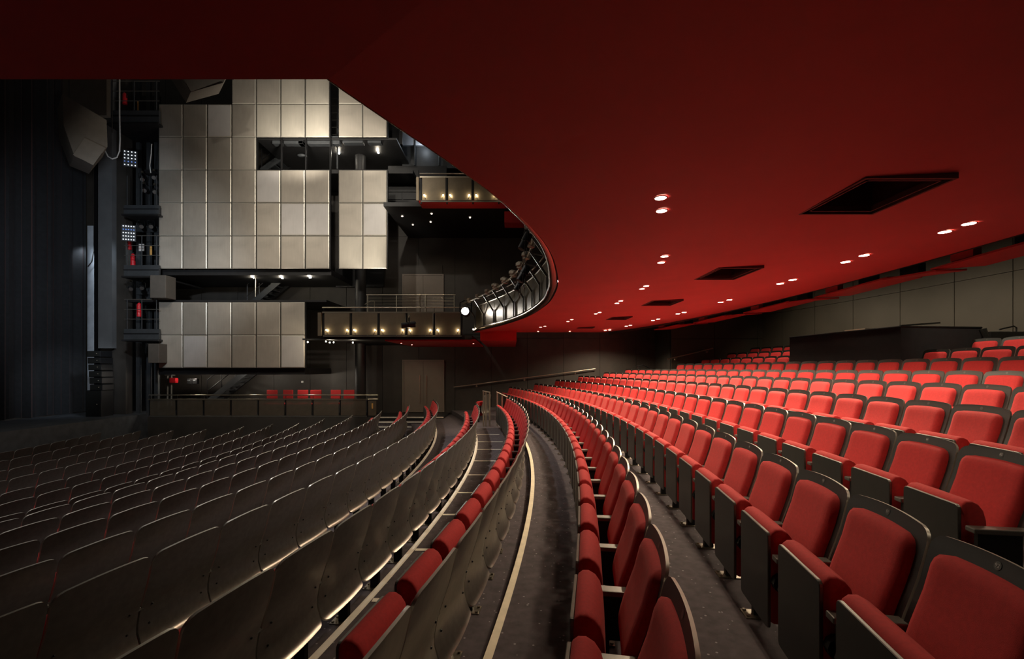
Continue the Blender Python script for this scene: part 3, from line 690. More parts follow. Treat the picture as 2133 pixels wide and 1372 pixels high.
# galleries behind the screens
def slab(name, u0, u1, v0, v1, ya, yb, m, k='structure'):
    o = MB().bb(WX(u0, ya), WX(u1, ya), ya, yb, WZ(v0, ya), WZ(v1, ya)).build(name, M[m]); o['kind'] = k; return o
slab('trim_8', 262, 690, 561, 573, 16.66, 19.1, 'slab_dark'); slab('trim_9', 262, 680, 624.5, 628.5, 16.62, 19.1, 'slab_dark')
slab('trim_10', 330, 635, 767, 780, 16.7, 19.1, 'slab_dark'); slab('trim_11', 300, 860, 353, 361, 17.3, 19.1, 'slab_dark')
led = slab('trim_12', 534, 826, 287, 291, 16.6, 19.1, 'slab_dark')
def bits(u0, u1, v0, v1): return MB().bb(WX(u0, 16.7), WX(u1, 16.7), 16.66, 16.9, WZ(v0, 16.7), WZ(v1, 16.7))
for i, (a, b, c, d) in enumerate(((568, 585, 289, 300), (592, 632, 294, 300), (622, 632, 291, 300), (640, 688, 294, 300), (690, 708, 284, 300), (714, 756, 291, 298), (766, 794, 290, 298))):
    tag(bits(a, b, c, d).build('ledge_box', M['slab'], bevel=.01), 'grey box on the ledge under the bright upper panels, %s from the left' % ORD[i+1], 'box', 'grey boxes on the upper ledge')
for i, (u, v, y, pw) in enumerate(((706, 318, 17.6, 9), (788, 317, 17.6, 9), (529, 577, 17.2, 12), (588, 578, 17.2, 12), (646, 577, 17.0, 22))):
    p = W(u, v, y); t = thing('gallery_lamp', 'small bright gallery lamp %s' % ('under the upper ledge, left of two', 'under the upper ledge, right of two', 'under the big screen, left of three', 'under the big screen, middle of three', 'under the big screen, brightest of three')[i], 'lamp', p, 0, 'gallery lamps')
    MB().ball((0, 0, 0), .045, 10, 6).build('bulb', M['flood'], t, smooth=True); MB().tube([(0, 0, .03), (0, 0, .22)], .035, 8).build('housing', M['black'], t)
    point((p.x, p.y-.1, p.z-.08), pw, (1, .88, .68), .04)
for i, (u, v) in enumerate(((641, 712), (679, 711), (687, 713), (695, 712.5), (735, 713))):
    p = W(u, v, 15.6); t = thing('pin_lamp', 'pin lamp hung under the left end of the lower side balcony, %s from left' % ORD[i+1], 'lamp', p, 0, 'pin lamps')
    MB().ball((0, 0, 0), .025, 8, 5).build('bulb', M['lamp'], t, smooth=True); MB().tube([(0, 0, .02), (0, 0, .2 if i else .12)], .012, 6).build('stem', M['black'], t)
    if i in (0, 2, 4): point((p.x, p.y, p.z-.06), 14, (1, .85, .6), .03)
tag(MB().bb(WX(632, 15.7), WX(745, 15.7), 15.62, 15.72, WZ(708, 15.7), WZ(705, 15.7)).build('pipe_bar', M['black']), 'thin black pipe carrying the pin lamps', 'pipe')
for u_ in (400, 520, 640): point(W(u_, 783, 17.9), 24, (1, .88, .72), .06)  # points without fixtures, added under the slab to lift the dark wall
# column
tag(MB().tube([W(751, 868, 17.9)+Vector((0, 0, -.2)), W(751, 280, 17.9)], .205, 24).build('round_column', M['slab_dark'], smooth=True), 'tall round dark column behind the narrow screens', 'column')
# stairs
def stairs(label, p, q, n, wd, rail=True):
    t = thing('steel_stair', label, 'stair', p); d = q-p
    for s in (0, 1):
        MB().beam(Vector((0, s*wd, 0)), d+Vector((0, s*wd, 0)), .05, .22).build('stringer', M['slab_dark'] if s else M['slab'], t)
    me = None
    for k in range(n):
        c = d*((k+.5)/n)+Vector((0, wd/2, .06))
        if me is None: o = MB().bb(-.14, .14, -wd/2, wd/2, -.02, .02).build('tread', M['slab'], t); me = o.data
        else: o = obj('tread', me, t)
        o.location = c
    if rail:
        for h in (.45, .9):
            MB().tube([Vector((0, 0, h)), d+Vector((0, 0, h))], .02, 8).build('handrail', M['black'], t)
        for k in range(4): c = d*(k/3); MB().tube([c, c+Vector((0, 0, .9))], .02, 8).build('baluster', M['black'], t)
    return t
stairs('dark open-tread stair rising behind the long balustrade at left', W(432, 838, 18.3), W(520, 768, 18.3), 8, .7)
stairs('dark stair with a lit edge between the big and the low screen', W(515, 640, 18.2), W(590, 578, 18.2), 8, .7)
stairs('dark stair in the opening under the bright upper panels', W(545, 356, 18.2), W(640, 290, 18.2), 8, .7)
tag(MB().ball(W(628, 323.5, 17.4), .16, 16, 8, 0, (1, .5, .4)).build('dish_light', M['slab'], smooth=True), 'pale grey oval dish in the dark opening of the screens', 'dish')
tag(MB().tube([W(532, 578, 17.0), W(532, 618, 17.0)], .018, 8).build('lamp_pole', M['steel']), 'thin steel pole under the left gallery lamp', 'pole')
tag(MB().box(W(629.5, 795, 18.95), (.08, .04, .08)).build('wall_switch', M['plastic'], bevel=.008), 'tiny white switch plate on the far black wall', 'switch')
# gap between the screens: ladder and black cladding boards
lad = thing('ladder', 'steel rung ladder in the dark gap between upper screens', 'ladder', W(696, 286, 17.2))
for u in (689, 703): MB().beam(W(u, 352, 17.3)-lad.location, W(u, 160, 17.2)-lad.location, .04, .06).build('stile', M['slab'], lad)
for k in range(8): MB().tube([W(689, 175+k*15, 17.2)-lad.location, W(703, 175+k*15, 17.2)-lad.location], .012, 6).build('rung', M['arm'], lad)
cb = struct(MB().bb(WX(808, 18.4), WX(930, 18.4), 18.42, 18.6, WZ(445, 18.4), WZ(345, 18.4)).build('trim_13', M['slab_dark']))
for k in range(6):
    z1, z0 = WZ(354+k*15.5, 18.4)-.01, WZ(354+(k+1)*15.5, 18.4)+.012
    for (a, b) in (((808, 872),) if k % 2 == 0 else ((808, 838), (839, 872))):
        MB().bb(WX(a, 18.4)+.01, WX(b, 18.4)-.01, 18.38, 18.43, z0, z1).build('board', M['slab_dark'], cb)
up = struct(MB().bb(WX(838, 18.6), WX(1040, 18.6), 18.6, 18.75, WZ(350, 18.6), WZ(303, 18.6)).build('trim_14', M['slab']))
for i, u in enumerate((864, 915, 960)):
    MB().tube([W(u, 345, 18.5), W(u, 285, 18.5)], .035, 8).build('pipe', M['slab'], up)
struct(MB().bb(WX(838, 18.5), WX(900, 18.5), 18.5, 18.6, WZ(302, 18.5), WZ(240, 18.5)).build('trim_15', M['pale']))
struct(MB().bb(WX(806, 17.5), WX(838, 17.5), 17.5, 17.6, WZ(300, 17.5), WZ(230, 17.5)).build('trim_16', M['slab_dark']))
point(W(880, 300, 18.2), 6, (.85, .92, 1), .05)
tag(MB().bb(WX(700, 18.9), WX(800, 18.9), 18.85, 18.95, WZ(597, 18.9), WZ(560, 18.9)).build('wall_baffle', M['black']), 'flat black baffle on the far wall behind the column', 'baffle')

# ------------------------------------------------------------------ stage side
ZST = EYE-1.72
struct(MB().bb(-30, -13.75, -4, 21, 0, ZST).build('trim_17', M['stage']))
cu = MB(); nx = 160; y0c, y1c = 9.5, 17.95
def cx_at(y): return -16.7+.10*math.sin(y*9.2)+.05*math.sin(y*23+1)+.03*math.sin(y*41)
cols = [y0c+(y1c-y0c)*i/nx for i in range(nx+1)]
cu.add([(cx_at(y), y, ZST+.02+(.03*math.sin(y*5))) for y in cols]+[(cx_at(y)*1, y, 15) for y in cols], [(i, i+1, nx+2+i, nx+1+i) for i in range(nx)])
tag(cu.build('stage_curtain', M['curtain'], smooth=True, fix=False), 'tall black pleated stage curtain hanging at the far left', 'curtain')
spot((-13.8, 17.2, 8.2), (-16.7, 16.6, 2.0), 60, 70, .9, (.75, .88, 1), .2)  # unseen spot added for a cool glow low on the curtain
spot((-13.9, 14.0, 9.5), (-16.7, 15.0, 5.0), 25, 70, .9, (.75, .88, 1), .2)  # second added spot, lifts the curtain higher up
struct(MB().bb(WX(204.5, 17.0), WX(233, 17.0), 17.0, 17.3, WZ(725, 17), 15).build('trim_18', M['portal']))
struct(MB().bb(WX(233, 17.2), WX(262, 17.2), 17.2, 17.5, 0, 15).build('trim_19', M['wall']))
struct(MB().bb(WX(196, 17.4), WX(204, 17.4), 17.4, 17.5, ZST, 15).build('trim_20', M['black']))
fl_ = tag(MB().bb(WX(182, 18.4), WX(196, 18.4), 18.4, 18.45, ZST, WZ(470, 18.4)).build('masking_flat', M['pale']), 'narrow pale flat lit backstage between the curtain and the proscenium', 'flat')
spot((WX(186, 17.9), 17.6, WZ(520, 17.9)), (WX(190, 18.4), 18.4, WZ(570, 18.4)), 22, 130, .9, (.8, .9, 1), .1)
tag(MB().tube([W(196, 470, 18.2), W(196, 520, 18.2), W(191, 545, 18.2), W(183, 555, 18.2)], .018, 8).build('cable', M['bcable'], smooth=True), 'dark curved cable crossing the pale backstage flat', 'cable')
# loudspeaker stack by the curtain
stk = [(178, 211, 812, 872)]+[(181+i*1.2, 209+i*.8, 730+i*14, 743+i*14) for i in range(6)]
for i, (a, b, c, d) in enumerate(stk):
    t = thing('loudspeaker', 'black %s by the curtain edge%s' % (('bass loudspeaker standing on the stage' if i == 0 else 'line loudspeaker in the hung column'), '' if i == 0 else ', %s from the top' % ORD[i]), 'loudspeaker', W((a+b)/2, d, 16.3), 0, None if i == 0 else 'line loudspeakers')
    w_ = WX(b, 16.3)-WX(a, 16.3); h_ = WZ(c, 16.3)-WZ(d, 16.3)
    MB().bb(-w_/2, w_/2, 0, .5, 0, h_-.01).build('cabinet', M['black'], t, bevel=.015)
    MB().bb(-w_/2+.03, w_/2-.03, -.015, 0, .02, h_-.03).build('grille', M['shell_front'], t)
    MB().ball((w_*.25, -.02, h_*.5), .02, 8, 5).build('rigging_pin', M['steel'], t)
# shrouded loudspeaker clusters
def shroud(label, P, y0, y1, mid):
    base = W(P[0][0], P[0][1], y0); t = thing('speaker_shroud', label, 'shroud', base); n_ = len(P)
    a = [W(u, v, y0)-base for u, v in P]; b = [W(u, v, y0)-base+Vector((W(u, v, y0).x*(y1/y0-1)-.15, y1-y0, .25)) for u, v in P]
    MB().add(a+b, [tuple(range(n_)), tuple(range(2*n_-1, n_-1, -1))]+[(i, (i+1) % n_, n_+(i+1) % n_, n_+i) for i in range(n_)]).build('cloth_body', M['shroud'], t)
    q = [W(u, v, y0-.25)-base for u, v in mid]; MB().add(q+[a[k] for k in ()], [tuple(range(len(q)))]).build('cloth_flap', M['shroud'], t)
    for k in (0, 1): MB().tube([a[k]+Vector((-.1, .3, -.2)), a[k]+Vector((-.1, .3, 17-base.z-a[k].z))], .012, 6).build('suspension_wire', M['black'], t)
    return t
shroud('large taupe shrouded loudspeaker cluster hanging before the curtain', [(130, 195), (222, 250), (224, 305), (195, 343), (155, 325), (133, 262)], 13, 14.2, [(152, 322), (176, 287), (220, 308), (194, 344)])
shroud('second taupe shroud just under the red soffit edge', [(366, 140), (480, 140), (465, 172), (397, 192)], 14.2, 15.2, [(380, 160), (440, 150), (470, 165), (398, 191)])
tag(MB().bb(WX(130, 14.6), WX(222, 14.6), 14.6, 14.75, WZ(240, 14.6), 17).build('hanging_border', M['shroud']), 'flat taupe border cloth hanging above the shrouded loudspeakers', 'cloth')
# lighting tower
YT = 16.3
beams = [(226, 331, 230, 258), (258, 331, 427, 447), (258, 331, 552, 576), (258, 331, 685, 708)]
for i, (a, b, c, d) in enumerate(beams):
    t = thing('tower_gallery', 'grey steel gallery floor of the lighting tower, %s from the top' % ORD[i+1], 'gallery', W((a+b)/2, d, YT), 0, 'tower gallery floors')
    L = WX(b, YT)-WX(a, YT); h = WZ(c, YT)-WZ(d, YT)
    MB().bb(-L/2, L/2, 0, .08, 0, h).build('edge_beam', M['slab'], t); MB().bb(-L/2-.05, L/2, -.05, 2.4, -.04, .02).build('floor_plate', M['slab_dark'], t)
    MB().bb(-L/2, L/2, -.02, .0, h*.55, h*.62).build('beam_seam', M['black'], t)
    for k in range(3):
        if i == 1: break
        MB().tube([(-L/2, .02, h+.35*(k+1)), (L/2, .02, h+.35*(k+1))], .014, 6).build('guard_bar', M['arm'], t)
    for k in range(3): MB().tube([(-L/2+.1+k*(L-.2)/2, .02, h), (-L/2+.1+k*(L-.2)/2, .02, h+1.05)], .016, 6).build('guard_post', M['slab'], t)
tw = thing('lighting_tower', 'grey upright frame of the lighting tower beside the big screen', 'frame', W(305, 868, 17.6))
for u in (289, 311, 327):
    MB().beam(W(u, 868, 17.6)-tw.location, W(u, 170, 17.6)-tw.location, .14, .1).build('upright', M['slab'], tw)
for v in (285, 480, 610): MB().beam(W(286, v, 17.55)-tw.location, W(331, v, 17.55)-tw.location, .1, .14).build('cross_member', M['slab'], tw)
MB().beam(W(262, 215, 17.5)-tw.location, W(328, 262, 17.5)-tw.location, .1, .1).build('diagonal_brace', M['slab'], tw)
struct(MB().bb(WX(262, 18.6), WX(332, 18.6), 18.6, 18.7, WZ(868, 18.6), 14).build('trim_21', M['slab_dark']))
def ledgrid(label, u, v, nx_, nz_, blue):
    t = thing('led_panel', label, 'light panel', W(u, v, YT-.3), .35, 'led grid lights')
    MB().bb(-.2, .2, .0, .05, -.28, .28).build('case', M['slab'], t)
    for i in range(nx_):
        for j in range(nz_):
            b = blue and j == blue
            MB().ball((-.15+.3*i/(nx_-1), -.01, -.23+.46*j/(nz_-1)), .020, 6, 4).build('led', M['led_blue' if b else 'led'], t)
ledgrid('grid of small white leds on the tower, upper one', 271, 330, 4, 5, 1); ledgrid('grid of small white and blue leds on the tower, lower one', 268, 485, 5, 5, 3)
lans = [(296, 372), (320, 368), (300, 395), (322, 398), (294, 470), (314, 470), (272, 600), (295, 598)]
for i, (u, v) in enumerate(lans):
    lantern('dark stage lantern on the lighting tower, %s counting down from the top' % ORD[i+1], W(u, v, YT+.5), W(u+40, v+160, YT-6), .85, False, 'tower lanterns')
for i, (a, b, c, d) in enumerate(((312, 345, 575, 622), (308, 331, 716, 756))):
    tag(MB().bb(WX(a, YT-.2), WX(b, YT-.2), YT-.2, YT+.3, WZ(d, YT), WZ(c, YT)).build('speaker_box', M['shroud'], bevel=.02), ('taupe box loudspeaker under the tower gallery beside the stair', 'taupe box loudspeaker left of the low screen')[i], 'loudspeaker')
for i, (u, v, h) in enumerate(((260, 205, .42), (269, 510, .35), (277, 543, .52), (290, 645, .5))):
    t = thing('fire_extinguisher', 'red extinguisher on the lighting tower, %s from the top' % ORD[i+1], 'extinguisher', W(u, v, YT+.3), 0, 'tower extinguishers')
    MB().tube([(0, 0, -h/2), (0, 0, h/2-.08), (0, 0, h/2-.03), (0, 0, h/2)], [.075, .075, .05, .025], 12).build('cylinder', M['extinguisher'], t, smooth=True)
    MB().tube([(0, 0, h/2), (0, 0, h/2+.05)], .025, 8).tube([(0, 0, h/2+.03), (.09, -.02, h/2-.02), (.1, -.03, 0)], .012, 6).build('valve_hose', M['black'], t)
spot((-11.5, 14.0, 8.0), (-13.6, 16.4, 6.0), 60, 75, .9, (.85, .92, 1), .2)  # unseen fill spots added to brighten the tower, this and the next
spot((-11.5, 14.0, 9.5), (-13.4, 16.4, 11.0), 35, 70, .9, (.85, .92, 1), .2)
for i, (a, b, c, d) in enumerate(((286, 288, 193, 232), (312, 316, 505, 524), (289, 300, 500, 515))):
    tag(MB().bb(WX(a, YT+.5), WX(b, YT+.5), YT+.5, YT+.52, WZ(d, YT), WZ(c, YT)).build('colour_sheet', M['amber' if i < 2 else 'plastic']), ('tall amber strip at the top of the lighting tower', 'small amber sheet on the middle tower gallery', 'small white sheet on the middle tower gallery')[i], 'sheet')
tag(MB().tube([W(*p, 15.6) for p in ((249, 150), (249, 240), (250, 290), (249, 315), (243, 328), (234, 331), (225, 326), (219, 314))], .020, 8).build('cable', M['cable'], smooth=True), 'pale cable hanging in a long loop beside the shrouded cluster', 'cable')
tag(MB().tube([W(*p, 16.4) for p in ((316, 300), (315, 320), (312, 345), (314, 360))], .016, 6).build('cable', M['cable'], smooth=True), 'short pale cable on the lighting tower by the screen edge', 'cable')
# clutter behind the long balustrade at left
st = thing('rigging_stand', 'upright steel winch stand behind the left of the long balustrade', 'stand', W(352, 845, 18.2))
for u in (349, 357): MB().tube([W(u, 845, 18.2)-st.location, W(u, 775, 18.2)-st.location], .03, 8).build('upright', M['arm'], st)
MB().box(W(354, 776, 18.2)-st.location, (.3, .2, .25)).build('winch_head', M['arm'], st, bevel=.02)
MB().box(W(362, 792, 18.15)-st.location, (.26, .15, .2)).build('red_box', M['extinguisher'], st, bevel=.02)
cl = thing('dark_lantern_pair', 'pair of small dark square lanterns on the stair rail at left', 'lantern', W(402, 794, 18.1))
for s_ in (-.11, .11):
    MB().box((s_, 0, 0), (.18, .15, .22)).build('housing', M['black'], cl, bevel=.015); MB().bb(s_-.05, s_+.05, -.09, -.075, .02, .06).build('lens', M['slab'], cl)

# ------------------------------------------------------------------ mixing position among the rear rows
zf = floor_z(20)
md = thing('mixing_desk', 'black draped mixing desk enclosure standing among the upper right rows', 'desk', (8.0, 10.3, zf))
zt = EYE+.79-zf; q = Vector((8.0, 10.3, 0))
def P(x, y, z): return (x-8.0, y-10.3, z)
MB().add([P(7.40, 8.76, 0), P(7.18, 11.9, 0), P(9.2, 12.1, 0), P(9.15, 8.97, 0), P(7.40, 8.76, zt), P(7.18, 11.9, zt), P(9.2, 12.1, zt), P(9.15, 8.97, zt)],
         [(0, 1, 5, 4), (1, 2, 6, 5), (2, 3, 7, 6), (3, 0, 4, 7), (4, 5, 6, 7)]).build('drape', M['curtain'], md)
MB().tube([P(7.18, 11.9, zt), P(7.40, 8.76, zt), P(9.15, 8.97, zt)], .018, 8).build('drape_hem', M['black'], md)
MB().tube([P(9.13, 8.93, zt-.03), P(9.17, 8.9, zt-.2), P(9.1, 8.95, zt-.6)], [.06, .05, .03], 8).build('drape_fold', M['shell_front'], md)
tag(MB().box((7.5, 9.9, EYE+.82), (.3, .5, .03), .15).box((7.52, 10.25, EYE+.81), (.2, .25, .02), -.2).build('papers', M['beige']), 'small heap of papers lying on the black mixing desk', 'papers')
tag(MB().beam((7.6, 9.0, EYE+.83), (8.35, 9.0, EYE+.885), .06, .03).build('desk_screen', M['shell_front']), 'low dark bar of equipment on the mixing desk top', 'equipment')
dl = thing('desk_lamp', 'thin black gooseneck lamp at the right end of the mixing desk', 'lamp', W(2117, 705, 9.1))
MB().tube([W(2117, 712, 9.1)-dl.location, W(2117, 682, 9.1)-dl.location, W(2112, 679, 9.1)-dl.location, W(2082, 686, 9.1)-dl.location], .014, 8).build('neck', M['black'], dl)
tag(MB().box((9.6, 9.15, EYE+.26), (.7, .5, .9)).build('equipment_rack', M['shell_front'], bevel=.02), 'black equipment case right of the mixing desk', 'case')
# ------------------------------------------------------------------ theatre seats
# local axes of a seat: +y towards the stage, origin on the floor under the top of the back
PROF = [(.0, .92), (.004, .90), (.012, .87), (.028, .80), (.050, .71), (.078, .63), (.104, .55), (.118, .48), (.122, .43), (.119, .385), (.107, .345), (.088, .316), (.070, .300)]
def plen():
    L = [0]
    for a, b in zip(PROF[:-1], PROF[1:]): L.append(L[-1]+math.hypot(b[0]-a[0], b[1]-a[1]))
    return L
PL = plen(); PT = PL[-1]
def pr(s):
    for i in range(len(PL)-1):
        if PL[i+1] >= s-1e-9:
            k = (s-PL[i])/(PL[i+1]-PL[i]); a, b = PROF[i], PROF[i+1]
            dy, dz = b[0]-a[0], b[1]-a[1]; l = math.hypot(dy, dz)
            return a[0]+dy*k, a[1]+dz*k, -dz/l, dy/l
    return (*PROF[-1], 1, 0)
def back_pos(x, s, off):                            # off: distance in front of the rear face
    y, z, ny, nz = pr(min(max(s, 0), PT)); c = (x/.26)**2
    bow = .016*c                                    # the ends sweep forward a little
    return (x, y+ny*off+bow, z+nz*off-.016*c*(1-s/PT))
def widths(s, s0, s1, Wd, r):
    d = min(s-s0, s1-s)
    return Wd if d >= r else Wd-r+math.sqrt(max(r*r-(r-d)**2, 0))
NXS = 10
def shell():
    S = [0, .006, .018, .035, .055, .12, .19, .26, .33, .40, .47, .53, PT-.045, PT-.02, PT-.006, PT]; mb = MB(); th = .013
    def grid(off, mi, flip):
        vs = []
        for s in S:
            wd = widths(s, 0, PT, .266, .052)
            for j in range(NXS+1): vs.append(back_pos(-wd+2*wd*j/NXS, s, off))
        w1 = NXS+1; fs = []
        for i in range(len(S)-1):
            for j in range(NXS):
                q = (i*w1+j, i*w1+j+1, (i+1)*w1+j+1, (i+1)*w1+j); fs.append(q if not flip else q[::-1])
        o = len(mb.v); mb.add(vs, fs, mi); return o
    a = grid(0, 0, False); b = grid(th, 1, True); w1 = NXS+1; n_ = len(S)
    ring = [j for j in range(w1)]+[i*w1+NXS for i in range(1, n_)]+[(n_-1)*w1+j for j in range(NXS-1, -1, -1)]+[i*w1 for i in range(n_-2, 0, -1)]
    for k in range(len(ring)):
        p, q = ring[k], ring[(k+1) % len(ring)]; mb.f.append((a+p, b+p, b+q, a+q)); mb.m.append(2)
    return mb
def pad():
    s0, s1 = .055, .50; mb = MB(); SS = [0, .012, .03, .055, .09, .15, .22, .29, .35, .39, .415, .435, .445]; vs = []
    for s in SS:
        wd = widths(s+s0, s0, s1, .222, .06)
        for j in range(13):
            t = -1+2*j/12; x = wd*math.copysign(1-(1-abs(t))**1.5, t)
            e = min(s, .445-s, (wd-abs(x)))/.05; bul = .040*math.sqrt(max(0, 1-(1-min(e, 1))**2))
            vs.append(back_pos(x, s+s0, 0.011+bul+.010*(1-(x/.222)**2)*(s/.445)))
    n_ = 13
    mb.add(vs, [(i*n_+j, (i+1)*n_+j, (i+1)*n_+j+1, i*n_+j+1) for i in range(len(SS)-1) for j in range(n_-1)])
    return mb
def seat_pad():
    prof = [(0.362, .205), (0.362, .655), (0.358, .668), (0.339, .684), (0.310, .686), (0.280, .670), (0.258, .640), (0.245, .59), (0.239, .50), (0.239, .36), (0.245, .26), (0.261, .215), (0.295, .195), (0.345, .195)]
    cy_, cz_ = .325, .44; mb = MB(); xs = [(-.208, .91), (-.204, .96), (-.195, .988), (-.175, 1), (0, 1.01), (.175, 1), (.195, .988), (.204, .96), (.208, .91)]; n_ = len(prof); vs = []
    for x, k in xs: vs += [(x, cy_+(y-cy_)*(k if y < .362 else 1), cz_+(z-cz_)*(1-(1-k)*.45)) for y, z in prof]
    fs = [tuple(range(n_)), tuple(range((len(xs)-1)*n_+n_-1, (len(xs)-1)*n_-1, -1))]
    for i in range(len(xs)-1):
        for j in range(n_): fs.append((i*n_+j, (i+1)*n_+j, (i+1)*n_+(j+1) % n_, i*n_+(j+1) % n_))
    return mb.add(vs, fs)
def seat_panel():
    mb = MB(); r = .022
    def ro(w_, z0, z1, r): 
        o = []
        for cx_, cz_, a0 in ((w_-r, z1-r, 0), (-w_+r, z1-r, 90), (-w_+r, z0+r, 180), (w_-r, z0+r, 270)):
            for k in range(4): a = math.radians(a0+30*k); o.append((cx_+r*math.cos(a), cz_+r*math.sin(a)))
        return o
    A = ro(.207, .172, .663, r); B = ro(.2045, .1745, .6605, r); n_ = len(A)
    vs = [(x, .363, z) for x, z in A]+[(x, .374, z) for x, z in A]+[(x, .377, z) for x, z in B]
    mb.add(vs, [tuple(range(n_))], 0); mb.add([], [])
    o = 0
    for i in range(n_):
        j = (i+1) % n_; mb.f.append((i, j, n_+j, n_+i)); mb.m.append(1); mb.f.append((n_+i, n_+j, 2*n_+j, 2*n_+i)); mb.m.append(1)
    mb.f.append(tuple(range(2*n_, 3*n_))); mb.m.append(0)
    return mb
PARTS = {}
def bld(name, mb, mats, **k):
    o = mb.build(name, mats, None, **k); PARTS[name] = o.data; C.objects.unlink(o); bpy.data.objects.remove(o)
bld('back_shell', shell(), [M['shell'], M['shell_front'], M['rim']], smooth=True, angle=50, fix=True)
for nm_ in ('back_shell',):
    me_ = PARTS[nm_]; uv = me_.uv_layers.new(name='grain')
    for l_ in me_.loops: c_ = me_.vertices[l_.vertex_index].co; uv.data[l_.index].uv = (c_.x+.5, c_.z)
bld('back_pad', pad(), M['fabric'], smooth=True, angle=80, fix=False)
bld('seat_pad', seat_pad(), M['fabric'], smooth=True, angle=55)
bld('seat_panel', seat_panel(), [M['panel'], M['panel_edge']])
ax = -PITCH/2
arm = MB().bb(ax-.032, ax+.032, .115, .372, .545, .572, 0)
bld('armrest', arm, [M['arm']], bevel=.006)
bld('standard', MB().bb(ax-.012, ax+.012, .15, .345, .33, .546).bb(ax-.02, ax+.02, .215, .29, .004, .34), M['black'])
fp = MB().bb(ax-.055, ax+.055, .16, .345, .0, .008)
for sx in (-.035, .035):
    for y in (.178, .327): fp.tube([(ax+sx, y, .006), (ax+sx, y, .018)], .011, 6)
bld('foot_plate', fp, M['plate'])
hb = MB()
for x in (-.225, .225): hb.tube([(x-.022, .32, .42), (x+.022, .32, .42)], .045, 10)
bld('seat_hinge', hb, M['black'])
sc_ = MB()
for x in (-.2, .2):
    for s_ in (.37, .50):
        p = back_pos(x, s_, -.003); sc_.ball(p, .007, 6, 4)
bld('shell_screw', sc_, M['black'])
def disc_mb(n_=12):
    mb = MB(); y, z, ny, nz = pr(.028); c = Vector((0, y+ny*.0145, z+nz*.0145)); up = Vector((0, -nz, ny)).normalized() if False else Vector((0, -.1, 1)).normalized()
    nrm = Vector((0, ny, nz)); ex = Vector((1, 0, 0)); ey = nrm.cross(ex)
    mb.add([c+ex*.014*math.cos(2*PI*k/n_)+ey*.014*math.sin(2*PI*k/n_) for k in range(n_)], [tuple(range(n_))])
    return mb, c, nrm
dm, DC, DN = disc_mb(); bld('number_disc', dm, M['disc'], fix=False)
def numeral(parent, txt):
    cu_ = bpy.data.curves.new('numeral', 'FONT'); cu_.body = txt; cu_.size = .018; cu_.align_x = 'CENTER'; cu_.align_y = 'CENTER'
    tmp = bpy.data.objects.new('numeral', cu_); C.objects.link(tmp)
    dg = bpy.context.evaluated_depsgraph_get(); me = bpy.data.meshes.new_from_object(tmp.evaluated_get(dg)); me.name = 'numeral'
    C.objects.unlink(tmp); bpy.data.objects.remove(tmp)
    me.materials.clear(); me.materials.append(M['ink'])
    zz = DN.normalized(); xx = Vector((-1, 0, 0)); yy = zz.cross(xx)
    R4 = Matrix((xx, yy, zz)).transposed().to_4x4(); R4.translation = DC+zz*.001; me.transform(R4)
    o = bpy.data.objects.new('numeral', me); C.objects.link(o); o.parent = parent
TOP = ['back_shell', 'back_pad', 'seat_pad', 'seat_panel', 'armrest', 'standard', 'seat_hinge']
ridx = {r[0]: i for i, r in enumerate(ROWS)}
SEATS = []
for k, (nm, R, h, ph, far) in enumerate(ROWS):
    pit = PITCH/R; row = []
    for i in range(-70, 70):
        a = (i+ph)*pit; X = CX+R*math.cos(a); Y = CY+R*math.sin(a)
        if Y < (1.15 if nm == 'B' else .75) or Y > far: continue
        u = U0+F*X/Y; v = V0+F*h/Y; wd = .27*F/Y
        if u < -wd or u > 2133+wd or v > 1420: continue
        if nm in 'IJK' and 8.55 < Y < 12.2: continue
        row.append((Y, a, X))
    row.sort()
    for j, (Y, a, X) in enumerate(row): SEATS.append((Y, k, nm, j, a, X))
SEATS.sort(key=lambda s: s[0])
near, rest = SEATS[:300], SEATS[300:]
NUM = {'C': 92, 'D': 85}
def place(a, R, z): return (CX+R*math.cos(a), CY+R*math.sin(a), z), math.atan2(math.cos(a), -math.sin(a))
for (Y, k, nm, j, a, X) in near:
    loc, rz = place(a, ROWS[k][1], floor_z(k))
    if nm[0] == 'Z' or nm == 'A':
        q = 14-k; lb = 'dark-backed red tip-up seat, %s row left of the curved aisle, %s from its near end' % (ORD[q], ORD[j+1]); g = 'seats in the %s row left of the curved aisle' % ORD[q]
    else:
        q = k-13; lb = 'red tip-up seat, %s row right of the curved aisle, %s from its near end' % (ORD[q], ORD[j+1]); g = 'seats in the %s row right of the curved aisle' % ORD[q]
    t = thing('theatre_seat', lb, 'seat', loc, rz, g)
    for p in TOP:
        o = bpy.data.objects.new(p, PARTS[p]); C.objects.link(o); o.parent = t
        if p == 'standard':
            f_ = bpy.data.objects.new('foot_plate', PARTS['foot_plate']); C.objects.link(f_); f_.parent = o
        if p == 'back_shell':
            if nm[0] == 'Z' or nm == 'A':
                if Y < 9: f_ = bpy.data.objects.new('shell_screw', PARTS['shell_screw']); C.objects.link(f_); f_.parent = o
            else:
                f_ = bpy.data.objects.new('number_disc', PARTS['number_disc']); C.objects.link(f_); f_.parent = t
                if nm in NUM and j < 7: numeral(f_, str(NUM[nm]-j))
